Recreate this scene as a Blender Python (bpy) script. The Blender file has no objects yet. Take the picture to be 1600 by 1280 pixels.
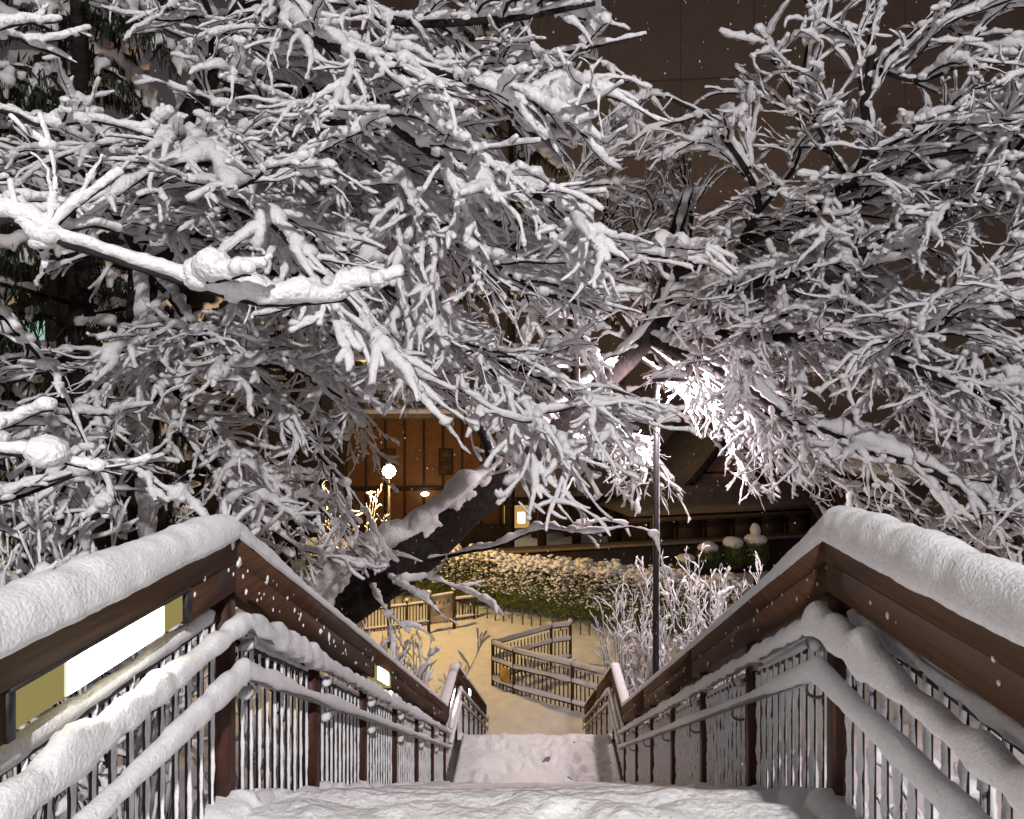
import bpy, bmesh, math, random
import numpy as np
from mathutils import Vector, Matrix

random.seed(11)
rng = np.random.default_rng(11)
scn = bpy.context.scene
COL = scn.collection

# ------------------------------------------------------------------ camera
EYE = 1.64
F = 1100.0            # focal length in pixels of the 1600 px wide photograph
VX, VY = 838.0, 612.0   # where the stair axis and the horizon meet
cam_data = bpy.data.cameras.new('camera')
cam_data.sensor_width = 36.0
cam_data.lens = 36.0 * F / 1600.0
cam_data.shift_x = -(VX - 800.0) / 1600.0
cam_data.shift_y = -(640.0 - VY) / 1600.0
cam_data.clip_start = 0.05
cam_data.clip_end = 1000.0
cam = bpy.data.objects.new('camera', cam_data)
cam.location = (0, 0, EYE)
cam.rotation_euler = (math.radians(90), 0, 0)
COL.objects.link(cam)
scn.camera = cam

# ------------------------------------------------------------------ world, night sky lit by the town
world = bpy.data.worlds.new('World')
scn.world = world
world.use_nodes = True
wn = world.node_tree
wn.nodes.clear()
w_out = wn.nodes.new('ShaderNodeOutputWorld')
w_bg = wn.nodes.new('ShaderNodeBackground')
w_sky = wn.nodes.new('ShaderNodeTexSky')
w_sky.sky_type = 'NISHITA'
w_sky.sun_disc = False
w_sky.sun_elevation = math.radians(60)
w_sky.sun_rotation = math.radians(200)
w_hsv = wn.nodes.new('ShaderNodeHueSaturation')
w_hsv.inputs['Saturation'].default_value = 0.12
w_mul = wn.nodes.new('ShaderNodeMix')
w_mul.data_type = 'RGBA'
w_mul.blend_type = 'MULTIPLY'
w_mul.inputs['Factor'].default_value = 1.0
w_mul.inputs['B'].default_value = (1.0, 0.82, 0.84, 1)
wn.links.new(w_sky.outputs['Color'], w_hsv.inputs['Color'])
wn.links.new(w_hsv.outputs['Color'], w_mul.inputs['A'])
wn.links.new(w_mul.outputs['Result'], w_bg.inputs['Color'])
wn.links.new(w_bg.outputs['Background'], w_out.inputs['Surface'])
w_bg.inputs['Strength'].default_value = 0.015

sun_d = bpy.data.lights.new('sun', 'SUN')
sun_d.energy = 0.015
sun_d.angle = math.radians(40)
sun_d.color = (1.0, 0.9, 0.86)
sun = bpy.data.objects.new('sun', sun_d)
sun.rotation_euler = (math.radians(30), 0, math.radians(-20))
sun.location = (0, 0, 30)
COL.objects.link(sun)

scn.view_settings.view_transform = 'Standard'
scn.view_settings.look = 'None'
scn.view_settings.exposure = 0.0
scn.view_settings.gamma = 1.0
scn.view_settings.use_curve_mapping = False
scn.cycles.use_denoising = True
scn.cycles.max_bounces = 5
scn.cycles.diffuse_bounces = 3
scn.cycles.glossy_bounces = 2
scn.cycles.transparent_max_bounces = 4
scn.cycles.caustics_reflective = False
scn.cycles.caustics_refractive = False
scn.cycles.sample_clamp_indirect = 4.0

KEY_POWER = 8400.0      # street lamp at the head of the stairs, behind the viewer
WHITE_POWER = 900.0     # white lamp beside the landing
YELLOW_POWER = 2000.0   # yellow lamp beyond the hedge
KEY_POS = (1.9, -6.6, 7.2)

# ------------------------------------------------------------------ materials
def new_mat(name):
    m = bpy.data.materials.new(name)
    m.use_nodes = True
    nt = m.node_tree
    return m, nt, nt.nodes['Principled BSDF']

def rough_mat(name, c1, c2, scale=8.0, rough=0.8, bump=0.3, bscale=None, detail=6.0, spec=0.3, stretch=None, dist=0.02):
    m, nt, b = new_mat(name)
    tc = nt.nodes.new('ShaderNodeTexCoord')
    src = tc.outputs['Object']
    if stretch:
        mp = nt.nodes.new('ShaderNodeMapping')
        mp.inputs['Scale'].default_value = stretch
        nt.links.new(src, mp.inputs['Vector'])
        src = mp.outputs['Vector']
    n = nt.nodes.new('ShaderNodeTexNoise')
    n.inputs['Scale'].default_value = scale
    n.inputs['Detail'].default_value = detail
    nt.links.new(src, n.inputs['Vector'])
    r = nt.nodes.new('ShaderNodeValToRGB')
    r.color_ramp.elements[0].position = 0.3
    r.color_ramp.elements[1].position = 0.7
    r.color_ramp.elements[0].color = (*c1, 1)
    r.color_ramp.elements[1].color = (*c2, 1)
    nt.links.new(n.outputs['Fac'], r.inputs['Fac'])
    nt.links.new(r.outputs['Color'], b.inputs['Base Color'])
    b.inputs['Roughness'].default_value = rough
    b.inputs['Specular IOR Level'].default_value = spec
    if bump:
        n2 = nt.nodes.new('ShaderNodeTexNoise')
        n2.inputs['Scale'].default_value = bscale or scale * 3
        n2.inputs['Detail'].default_value = 5.0
        nt.links.new(src, n2.inputs['Vector'])
        bp = nt.nodes.new('ShaderNodeBump')
        bp.inputs['Strength'].default_value = bump
        bp.inputs['Distance'].default_value = dist
        nt.links.new(n2.outputs['Fac'], bp.inputs['Height'])
        nt.links.new(bp.outputs['Normal'], b.inputs['Normal'])
    return m

def emit_mat(name, col, strength):
    m = bpy.data.materials.new(name)
    m.use_nodes = True
    nt = m.node_tree
    nt.nodes.clear()
    o = nt.nodes.new('ShaderNodeOutputMaterial')
    e = nt.nodes.new('ShaderNodeEmission')
    e.inputs['Color'].default_value = (*col, 1)
    e.inputs['Strength'].default_value = strength
    nt.links.new(e.outputs['Emission'], o.inputs['Surface'])
    return m

M = {}
M['snow'] = rough_mat('snow', (0.78, 0.77, 0.80), (0.87, 0.86, 0.88), 60, 0.9, 0.45, 95, spec=0.1, dist=0.012)
M['snow_tree'] = rough_mat('snow_tree', (0.78, 0.77, 0.80), (0.87, 0.86, 0.88), 60, 0.9, 0.65, 42, spec=0.1, dist=0.03)
M['snow_ground'] = rough_mat('snow_ground', (0.74, 0.73, 0.74), (0.85, 0.84, 0.85), 3, 0.9, 0.6, 26, spec=0.1, dist=0.04)
M['bark'] = rough_mat('bark', (0.012, 0.009, 0.009), (0.035, 0.028, 0.027), 14, 0.9, 0.7, 40, spec=0.15)
M['bark_snowy'] = M['bark']
M['wood'] = rough_mat('wood', (0.042, 0.018, 0.009), (0.080, 0.036, 0.018), 5, 0.75, 0.12, 40, stretch=(14, 0.6, 14), spec=0.2, dist=.006)
M['post'] = rough_mat('post', (0.035, 0.011, 0.007), (0.075, 0.024, 0.014), 9, 0.55, 0.15, 30, spec=0.35)
M['iron'] = rough_mat('iron', (0.010, 0.010, 0.012), (0.03, 0.027, 0.03), 30, 0.5, 0.15, 60)
M['steel'] = rough_mat('steel', (0.14, 0.12, 0.10), (0.24, 0.21, 0.18), 30, 0.4, 0.1, 60, spec=0.5)
M['concrete'] = rough_mat('concrete', (0.12, 0.11, 0.10), (0.2, 0.19, 0.17), 5, 0.9, 0.3)
M['leaf'] = rough_mat('leaf', (0.05, 0.07, 0.018), (0.16, 0.19, 0.055), 3, 0.6, 0)
M['needle'] = rough_mat('needle', (0.010, 0.018, 0.008), (0.035, 0.05, 0.022), 5, 0.7, 0)
M['brownwall'] = rough_mat('brownwall', (0.40, 0.295, 0.225), (0.47, 0.35, 0.265), 0.6, 0.9, 0.1, 5)
M['brownwall2'] = rough_mat('brownwall2', (0.31, 0.22, 0.17), (0.38, 0.27, 0.21), 0.8, 0.9, 0.1, 5)
M['orange'] = rough_mat('orange', (0.21, 0.10, 0.045), (0.29, 0.145, 0.062), 2, 0.85, 0.2, 9)
M['orange_dim'] = rough_mat('orange_dim', (0.08, 0.045, 0.025), (0.13, 0.07, 0.035), 3, 0.5, 0)
M['plank_dim'] = rough_mat('plank_dim', (0.10, 0.07, 0.05), (0.15, 0.105, 0.075), 2, 0.85, 0.2, 9)
M['darkwall'] = rough_mat('darkwall', (0.025, 0.02, 0.022), (0.05, 0.04, 0.04), 1.5, 0.85, 0.2, 9)
M['roof'] = rough_mat('roof', (0.16, 0.13, 0.105), (0.24, 0.195, 0.16), 3, 0.8, 0.4, 20)
M['timber'] = rough_mat('timber', (0.035, 0.022, 0.015), (0.08, 0.05, 0.03), 4, 0.8, 0.2, 20, stretch=(4, 4, 0.6))
M['plaster'] = rough_mat('plaster', (0.24, 0.185, 0.14), (0.32, 0.25, 0.19), 3, 0.9, 0.1, 20)
M['bamboo'] = rough_mat('bamboo', (0.08, 0.055, 0.02), (0.17, 0.12, 0.045), 6, 0.6, 0.1, 20)
M['board'] = rough_mat('board', (0.50, 0.43, 0.36), (0.60, 0.53, 0.45), 3, 0.7, 0)
M['ink'] = rough_mat('ink', (0.03, 0.025, 0.02), (0.06, 0.05, 0.045), 9, 0.8, 0)
M['plate'] = rough_mat('plate', (0.42, 0.26, 0.05), (0.55, 0.36, 0.09), 4, 0.6, 0)
M['glass_dark'] = rough_mat('glass_dark', (0.01, 0.01, 0.012), (0.02, 0.018, 0.02), 2, 0.15, 0)
M['redleaf'] = rough_mat('redleaf', (0.05, 0.012, 0.008), (0.10, 0.022, 0.01), 30, 0.6, 0)
M['tube'] = emit_mat('tube', (1.0, 0.96, 0.74), 13.0)
_nt = M['tube'].node_tree
_tc = _nt.nodes.new('ShaderNodeTexCoord'); _sx = _nt.nodes.new('ShaderNodeSeparateXYZ'); _rp = _nt.nodes.new('ShaderNodeValToRGB')
_nt.links.new(_tc.outputs['Generated'], _sx.inputs[0]); _nt.links.new(_sx.outputs['Y'], _rp.inputs['Fac'])
_el = _rp.color_ramp.elements
_el[0].position = 0.0; _el[0].color = (.04, .04, .04, 1); _el[1].position = 1.0; _el[1].color = (.04, .04, .04, 1)
for _p in (.16, .86):
    _e = _el.new(_p); _e.color = (1, 1, 1, 1)
_mm = _nt.nodes.new('ShaderNodeMath'); _mm.operation = 'MULTIPLY'; _mm.inputs[1].default_value = 22.0
_nt.links.new(_rp.outputs['Color'], _mm.inputs[0]); _nt.links.new(_mm.outputs[0], _nt.nodes['Emission'].inputs['Strength'])
M['diffuser'] = emit_mat('diffuser', (0.80, 0.66, 0.24), 0.36)
GLOBE_R = 0.21
M['bulb_yellow'] = emit_mat('bulb_yellow', (1.0, 0.65, 0.25), YELLOW_POWER / (4 * math.pi ** 2 * GLOBE_R ** 2))
M['bulb_white'] = emit_mat('bulb_white', (1.0, 0.9, 0.9), 60.0)
M['window_warm'] = emit_mat('window_warm', (1.0, 0.55, 0.15), 0.55)
M['window_white'] = emit_mat('window_white', (1.0, 0.9, 0.75), 6.0)
M['window_mint'] = emit_mat('window_mint', (0.62, 1.0, 0.8), 0.55)

# ------------------------------------------------------------------ numpy helpers
def W(x, y, D):
    """point of the photograph (pixels) at D metres in front of the viewer"""
    return np.array([(x - VX) / F * D, D, EYE + (VY - y) / F * D])

def _hash(ix, iy, iz, seed):
    h = (ix.astype(np.uint32) * np.uint32(374761393) + iy.astype(np.uint32) * np.uint32(668265263)
         + iz.astype(np.uint32) * np.uint32(2246822519) + np.uint32(seed * 3266489917 % 4294967296))
    h = (h ^ (h >> np.uint32(13))) * np.uint32(1274126177)
    h = h ^ (h >> np.uint32(16))
    return (h & np.uint32(0xffff)).astype(np.float32) / 65535.0

def noise3(p, seed=0):
    p = np.asarray(p, dtype=np.float32)
    i = np.floor(p).astype(np.int64)
    f = (p - i).astype(np.float32)
    f = f * f * (3 - 2 * f)
    x, y, z = i[..., 0], i[..., 1], i[..., 2]
    fx, fy, fz = f[..., 0], f[..., 1], f[..., 2]
    def c(a, b, d): return _hash(x + a, y + b, z + d, seed)
    x00 = c(0, 0, 0) * (1 - fx) + c(1, 0, 0) * fx
    x10 = c(0, 1, 0) * (1 - fx) + c(1, 1, 0) * fx
    x01 = c(0, 0, 1) * (1 - fx) + c(1, 0, 1) * fx
    x11 = c(0, 1, 1) * (1 - fx) + c(1, 1, 1) * fx
    return (x00 * (1 - fy) + x10 * fy) * (1 - fz) + (x01 * (1 - fy) + x11 * fy) * fz

def catmull(pts, n):
    P = np.asarray(pts, dtype=float)
    if len(P) == 2:
        t = np.linspace(0, 1, n)[:, None]
        return P[0] * (1 - t) + P[1] * t
    Q = np.vstack([2 * P[0] - P[1], P, 2 * P[-1] - P[-2]])
    seg = np.linalg.norm(np.diff(P[:, :3], axis=0), axis=1)
    cum = np.concatenate([[0], np.cumsum(seg)])
    s = np.linspace(0, cum[-1], n)
    k = np.clip(np.searchsorted(cum, s, side='right') - 1, 0, len(P) - 2)
    t = ((s - cum[k]) / np.maximum(seg[k], 1e-9))[:, None]
    p0, p1, p2, p3 = Q[k], Q[k + 1], Q[k + 2], Q[k + 3]
    return 0.5 * ((2 * p1) + (-p0 + p2) * t + (2 * p0 - 5 * p1 + 4 * p2 - p3) * t ** 2 + (-p0 + 3 * p1 - 3 * p2 + p3) * t ** 3)

class Geo:
    """collects vertices, quads and triangles, with a material slot for each face"""
    def __init__(self):
        self.v, self.q, self.t, self.qm, self.tm, self.n = [], [], [], [], [], 0
    def add(self, V, Q=None, T=None, slot=0):
        V = np.asarray(V, dtype=np.float32).reshape(-1, 3)
        self.v.append(V)
        if Q is not None and len(Q):
            Q = np.asarray(Q, dtype=np.int64).reshape(-1, 4)
            self.q.append(Q + self.n)
            self.qm.append(np.full(len(Q), slot))
        if T is not None and len(T):
            T = np.asarray(T, dtype=np.int64).reshape(-1, 3)
            self.t.append(T + self.n)
            self.tm.append(np.full(len(T), slot))
        self.n += len(V)
        return self
    def box(self, x0, x1, y0, y1, z0, z1, slot=0):
        V = [(x0, y0, z0), (x1, y0, z0), (x1, y1, z0), (x0, y1, z0), (x0, y0, z1), (x1, y0, z1), (x1, y1, z1), (x0, y1, z1)]
        Q = [(3, 2, 1, 0), (4, 5, 6, 7), (0, 1, 5, 4), (1, 2, 6, 5), (2, 3, 7, 6), (3, 0, 4, 7)]
        return self.add(V, Q, slot=slot)
    def beam(self, a, b, w, h, slot=0):
        """bar of width w and height h from a to b"""
        a, b = np.asarray(a, float), np.asarray(b, float)
        t = (b - a) / np.linalg.norm(b - a)
        s = np.cross(t, (0, 0, 1.0))
        if np.linalg.norm(s) < 1e-3: s = np.array([1.0, 0, 0])
        s /= np.linalg.norm(s)
        u = np.cross(s, t)
        V = []
        for p in (a, b):
            for i, j in ((-1, -1), (1, -1), (1, 1), (-1, 1)):
                V.append(p + s * i * w / 2 + u * j * h / 2)
        Q = [(0, 1, 2, 3), (7, 6, 5, 4), (0, 4, 5, 1), (1, 5, 6, 2), (2, 6, 7, 3), (3, 7, 4, 0)]
        return self.add(V, Q, slot=slot)
    def tubes(self, P, RS, RU=None, k=6, slot=0):
        """P (B,n,3), RS and RU (B,n): tubes with closed ends"""
        P = np.asarray(P, dtype=np.float64)
        if P.ndim == 2: P = P[None]
        B, n, _ = P.shape
        RS = np.broadcast_to(np.asarray(RS, dtype=np.float64), (B, n))
        RU = RS if RU is None else np.broadcast_to(np.asarray(RU, dtype=np.float64), (B, n))
        T = np.gradient(P, axis=1)
        T /= np.maximum(np.linalg.norm(T, axis=2, keepdims=True), 1e-9)
        S = np.cross(T, np.array([0, 0, 1.0]))
        ls = np.linalg.norm(S, axis=2, keepdims=True)
        S = np.where(ls > 0.08, S / np.maximum(ls, 1e-9), np.cross(T, np.array([0, 1.0, 0])))
        S /= np.maximum(np.linalg.norm(S, axis=2, keepdims=True), 1e-9)
        U = np.cross(S, T)
        a = np.arange(k) / k * 2 * np.pi
        V = (P[:, :, None] + RS[:, :, None, None] * np.cos(a)[:, None] * S[:, :, None]
             + RU[:, :, None, None] * np.sin(a)[:, None] * U[:, :, None])
        idx = np.arange(B * n * k).reshape(B, n, k)
        q = np.stack([idx[:, :-1], np.roll(idx[:, :-1], -1, 2), np.roll(idx[:, 1:], -1, 2), idx[:, 1:]], -1).reshape(-1, 4)
        tr = []
        for j in range(1, k - 1):
            tr.append(np.stack([idx[:, 0, 0], idx[:, 0, j + 1], idx[:, 0, j]], -1))
            tr.append(np.stack([idx[:, -1, 0], idx[:, -1, j], idx[:, -1, j + 1]], -1))
        return self.add(V.reshape(-1, 3), q, np.concatenate(tr), slot=slot)
    def grid(self, V, slot=0, flip=False):
        """V (a,b,3) as a sheet"""
        a, b, _ = V.shape
        i = np.arange(a * b).reshape(a, b)
        q = np.stack([i[:-1, :-1], i[1:, :-1], i[1:, 1:], i[:-1, 1:]], -1).reshape(-1, 4)
        if flip: q = q[:, ::-1]
        return self.add(V.reshape(-1, 3), q, slot=slot)
    def mesh(self, name, mats, smooth=False):
        me = bpy.data.meshes.new(name)
        V = np.concatenate(self.v)
        nq = sum(len(x) for x in self.q)
        nt = sum(len(x) for x in self.t)
        loops, start, mi = [], [], []
        if nq:
            loops.append(np.concatenate(self.q).ravel()); mi.append(np.concatenate(self.qm))
            start.append(np.arange(nq) * 4)
        if nt:
            loops.append(np.concatenate(self.t).ravel()); mi.append(np.concatenate(self.tm))
            start.append(nq * 4 + np.arange(nt) * 3)
        loops = np.concatenate(loops).astype(np.int32)
        start = np.concatenate(start).astype(np.int32)
        mi = np.concatenate(mi).astype(np.int32)
        me.vertices.add(len(V)); me.vertices.foreach_set('co', V.astype(np.float32).ravel())
        me.loops.add(len(loops)); me.loops.foreach_set('vertex_index', loops)
        me.polygons.add(len(start)); me.polygons.foreach_set('loop_start', start)
        me.polygons.foreach_set('material_index', mi)
        for m in (mats if isinstance(mats, (list, tuple)) else [mats]):
            me.materials.append(M[m])
        me.update(calc_edges=True)
        me.validate()
        if smooth: me.shade_smooth()
        return me

ICO = None
def ico(sub=1):
    bm = bmesh.new()
    bmesh.ops.create_icosphere(bm, subdivisions=sub, radius=1.0)
    V = np.array([v.co[:] for v in bm.verts], dtype=np.float32)
    T = np.array([[v.index for v in f.verts] for f in bm.faces], dtype=np.int64)
    bm.free()
    return V, T
ICO1 = ico(1); ICO2 = ico(2); ICO3 = ico(3)

def blobs(g, C, S, sub=1, rough=0.25, seed=3, freq=1.3, slot=0):
    """rounded lumps at C (n,3) with half sizes S (n,3)"""
    V0, T0 = {1: ICO1, 2: ICO2, 3: ICO3}[sub]
    C = np.asarray(C, float).reshape(-1, 3); S = np.asarray(S, float).reshape(-1, 3)
    n, k = len(C), len(V0)
    d = 1 + rough * 2 * (noise3(V0[None] * freq + C[:, None] * 37.3, seed) - 0.5)
    V = C[:, None] + V0[None] * S[:, None] * d[..., None]
    T = (T0[None] + (np.arange(n) * k)[:, None, None]).reshape(-1, 3)
    return g.add(V.reshape(-1, 3), None, T, slot)

# ------------------------------------------------------------------ object helpers
ORG = {}
def link(name, data, parent=None, at=(0, 0, 0)):
    """object whose own origin stands at the world point `at`"""
    o = bpy.data.objects.new(name, data)
    COL.objects.link(o)
    at = Vector([float(c) for c in at])
    if parent is not None:
        o.parent = parent
        o.location = at - ORG[parent.name]
    else:
        o.location = at
    ORG[o.name] = at
    return o

def tag(o, label, cat, group=None):
    o['label'] = label
    o['category'] = cat
    if group: o['group'] = group
    return o

def thing(name, label, cat, loc=(0, 0, 0), group=None):
    return tag(link(name, None, None, loc), label, cat, group)

def part(name, g, mats, parent, smooth=False, stuff=False, at=(0, 0, 0)):
    me = g if isinstance(g, bpy.types.Mesh) else g.mesh(name, mats, smooth)
    o = link(name, me, parent, at)
    if stuff: o['kind'] = 'stuff'
    return o

def struct(name, g, mats, smooth=False):
    o = link(name, g.mesh(name, mats, smooth))
    o['kind'] = 'structure'
    return o

def shift(g, off):
    for v in g.v: v += np.asarray(off, dtype=np.float32)
    return g

# ------------------------------------------------------------------ the stair line
XL, XR = -1.21, 1.17           # planes of the two railings
PROFILE = [(-1.2, 0.0), (2.71, 0.0), (9.13, -3.53), (10.45, -3.53), (16.3, -6.72)]
PY = [p[0] for p in PROFILE]; PZ = [p[1] for p in PROFILE]
GROUND = -6.74
def floor_z(y):
    return np.interp(y, PY, PZ)

# ------------------------------------------------------------------ ground
def terrain(x, y):
    base = np.interp(y, [-60, 2.0, 9.5, 10.5, 16.0, 18.5, 300], [-0.75, -0.75, -4.2, -4.35, -6.9, GROUND, GROUND])
    out = np.clip(np.abs(x) - 1.6, 0, 6)
    rise = np.where(x < 0, 0.30, 0.16) * out
    fade = np.clip((18.0 - y) / 4.0, 0, 1)
    n = noise3(np.stack([x * 0.8, y * 0.8, x * 0], -1), 5) - 0.5
    n2 = noise3(np.stack([x * 3.1, y * 3.1, x * 0], -1), 6) - 0.5
    n3 = noise3(np.stack([x * 7.0, y * 7.0, x * 0], -1), 8) - 0.5
    trod = np.exp(-((x - .3) / 2.2) ** 2) * np.clip((y - 15.5) / 1.5, 0, 1) * np.clip((24 - y) / 4, 0, 1)
    n3 = n3 * (1 + 1.6 * trod) 
    rough = 0.35 * fade * np.clip(out * 1.5, 0, 1) * n + 0.06 * n2 + 0.03 * n3
    return base + rise * fade + rough

def axis(pts):
    return np.concatenate([np.linspace(a, b, n, endpoint=False) for a, b, n in pts])
gx = axis([(-300, -40, 8), (-40, -9, 30), (-9, 7, 170), (7, 40, 34), (40, 301, 8)])
gy = axis([(-60, 0, 10), (0, 16, 90), (16, 29, 130), (29, 60, 40), (60, 301, 10)])
GX, GY = np.meshgrid(gx, gy, indexing='ij')
gg = Geo().grid(np.stack([GX, GY, terrain(GX, GY)], -1))
struct('ground', gg, 'snow_ground', True)

# ------------------------------------------------------------------ staircase
stair = thing('staircase', 'snow covered outdoor staircase with a middle landing between the two railings', 'staircase', (0, 2.7, -0.6))
def snow_slab(x0, x1, y0, y1, th, nx, ny, amp, seed, prints=0, freq=5.0, edge_w=.05, front=.9):
    """snow lying on a flat step: rounded rim, uneven top; local z=0 is the step"""
    u = np.linspace(0, 1, nx); v = np.linspace(0, 1, ny)
    Uu, Vv = np.meshgrid(u, v, indexing='ij')
    X = x0 + (x1 - x0) * Uu; Y = y0 + (y1 - y0) * Vv
    ex = np.minimum(Uu, 1 - Uu) * (x1 - x0); ey = np.minimum(Vv, 1 - Vv) * (y1 - y0)
    e = np.clip(np.minimum(ex / (th * .9), ey / (th * front)), 0, 1)
    edge = np.sqrt(np.clip(1 - (1 - e) ** 2, 0, 1))
    p = np.stack([X * freq, Y * freq, X * 0 + seed], -1)
    p2 = p * 3.1
    Z = th * edge * (1 + 0.0) + amp * (noise3(p, seed) - 0.5) * edge + amp * 0.45 * (noise3(p2, seed + 1) - 0.5) * edge
    fr = np.random.default_rng(seed)
    for _ in range(prints):
        px_, py_ = fr.uniform(x0 + .35, x1 - .35), fr.uniform(max(y0, 1.2) + .1, y1 - .1)
        an = fr.normal(0, .35)
        du = (X - px_) * math.cos(an) + (Y - py_) * math.sin(an); dv = -(X - px_) * math.sin(an) + (Y - py_) * math.cos(an)
        q_ = (du / .06) ** 2 + (dv / .15) ** 2
        Z = Z - .034 * np.exp(-q_ ** 1.6) + .010 * np.exp(-((q_ - 2.2) ** 2) / .9)
    yw = edge_w * (noise3(np.stack([X * 4.5, X * 0, X * 0 + seed], -1), seed + 3) - 0.5)
    Y = Y + yw * (np.abs(Vv - 0.5) > 0.42)
    return Geo().grid(np.stack([X, Y, Z], -1), flip=False)

g = Geo().box(XL - 0.1, XR + 0.1, -1.2, 2.72, -0.22, 0.0)
d = part('deck', g, 'concrete', stair)
part('snow_layer', snow_slab(XL - 0.08, XR + 0.08, -1.2, 2.79, 0.065, 120, 190, 0.05, 3, prints=26, edge_w=.12, front=3.2), 'snow_ground', d, True)
def flight(y0, z0, y1, z1, n):
    dy, dz = (y1 - y0) / n, (z1 - z0) / n
    gm = Geo().box(XL - 0.1, XR + 0.1, 0.0, dy + 0.03, -0.16, 0.0).mesh('step', 'concrete')
    sm = [snow_slab(XL - 0.10, XR + 0.10, -0.02, dy + 0.075, 0.075, 70, 14, 0.045, 20 + k).mesh('snow_layer', 'snow_ground', True) for k in range(4)]
    for k in range(n - 1):
        s = part('step', gm, None, stair, at=(0, y0 + dy * k + 0.01, z0 + dz * (k + 1)))
        part('snow_layer', sm[k % 4], None, s, at=(0, y0 + dy * k + 0.01, z0 + dz * (k + 1)))
flight(2.71, 0, 9.13, -3.53, 22)
g = Geo().box(XL - 0.1, XR + 0.1, 9.0, 10.45, -3.75, -3.53)
d = part('landing', g, 'concrete', stair)
o = part('snow_layer', snow_slab(XL + 0.10, XR - 0.05, 8.9, 10.55, 0.07, 110, 90, 0.06, 9, freq=4, prints=40, front=2.0), 'snow_ground', d, True, at=(0, 0, -3.53))
flight(10.45, -3.53, 16.3, -6.72, 20)

# ------------------------------------------------------------------ railings
def path_pts(y0, y1, h, x, step=0.03):
    ys = np.arange(y0, y1 + 1e-6, step)
    ys = np.unique(np.concatenate([ys, [y1], [p for p in PY if y0 < p < y1]]))
    return np.stack([np.full_like(ys, x), ys, floor_z(ys) + h], -1)

def sweep_box(y0, y1, x0, x1, h0, h1):
    ys = np.array([y0] + [p for p in PY if y0 < p < y1] + [y1])
    z = floor_z(ys)
    ring = [(x0, h0), (x1, h0), (x1, h1), (x0, h1)]
    V = np.array([[(x, y, zz + h) for (x, h) in ring] for y, zz in zip(ys, z)])
    n = len(ys); i = np.arange(n * 4).reshape(n, 4)
    q = np.stack([i[:-1], np.roll(i[:-1], -1, 1), np.roll(i[1:], -1, 1), i[1:]], -1).reshape(-1, 4)
    q = np.vstack([q, [i[0, ::-1]], [i[-1]]])
    return Geo().add(V.reshape(-1, 3), q)

def snow_strip(P, w, h, seed, k=11, amp=0.35, ribs=0.0, fine=0.12, droop=0.25):
    """snow lying along a line P (n,3): w and h (n) its width and height"""
    n = len(P)
    T = np.gradient(P, axis=0); T /= np.linalg.norm(T, axis=1, keepdims=True)
    s = np.concatenate([[0], np.cumsum(np.linalg.norm(np.diff(P, axis=0), axis=1))])
    a = np.linspace(-0.18 * np.pi * droop / 0.25, np.pi * (1 + 0.18 * droop / 0.25), k)
    w = np.broadcast_to(w, n).astype(float); h = np.broadcast_to(h, n).astype(float)
    lump = 1 + amp * 2 * (noise3(np.stack([s * 5, s * 0, s * 0 + seed], -1), seed) - 0.5) + amp * (noise3(np.stack([s * 14, s * 0, s * 0 + seed], -1), seed + 1) - 0.5)
    if ribs:
        lump = lump * np.clip(.55 + 1.0 * noise3(np.stack([s * 1.7, s * 0, s * 0 + seed], -1), seed + 9), .5, 1.25)
        ph = s * 15 + 2.5 * noise3(np.stack([s * 3, s * 0, s * 0], -1), seed + 2)
        lump = lump * (1 - ribs + ribs * 1.6 * np.abs(np.sin(ph)))
    end = np.sqrt(np.clip(np.minimum(s, s[-1] - s) / 0.06, 0.02, 1))
    ca, sa = np.cos(a), np.sin(a)
    sup = np.sign(ca) * np.abs(ca) ** 0.75
    X = P[:, None, 0] + (w * 0.5 * (0.85 + 0.15 * lump) * end)[:, None] * sup
    Z = P[:, None, 2] + (h * lump * end)[:, None] * sa
    Yy = np.repeat(P[:, None, 1], k, 1)
    V = np.stack([X, Yy, Z], -1)
    c = P[:, None, :]
    dirv = V - c
    f = 1 + fine * 2 * (noise3(V * 22, seed + 5) - 0.5) + fine * 1.3 * (noise3(V * 55, seed + 6) - 0.5)
    V = c + dirv * f[..., None]
    i = np.arange(n * k).reshape(n, k)
    q = np.stack([i[:-1], np.roll(i[:-1], -1, 1), np.roll(i[1:], -1, 1), i[1:]], -1).reshape(-1, 4)
    return Geo().add(V.reshape(-1, 3), q)

def crusted_bar(h, seed, r=0.0085, side=1.0):
    """dark square bar with wind-packed snow clinging to one side; origin at its foot"""
    g = Geo().box(-r, r, -r, r, 0, h, 0)
    n = 36
    z = np.linspace(0.0, h - 0.01, n)
    p = np.stack([z * 0 + seed, z * 0, z * 16], -1)
    thick = 0.0075 + 0.011 * noise3(p, seed) + 0.006 * noise3(p * 3, seed + 1) - 0.004
    thick = np.maximum(thick * (.8 if side > 0 else .45), 0.002)
    P = np.stack([z * 0 - side * (r * 0.7 + thick * 0.35), z * 0 - 0.008 + 0.003 * (noise3(p * 2, seed + 2) - .5), z], -1)
    g.tubes(P[None], (thick * 0.95 + 0.002)[None], (thick * 0.62 + 0.002)[None], k=6, slot=1)
    return g.mesh('baluster', ['iron', 'snow'], False)

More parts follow.
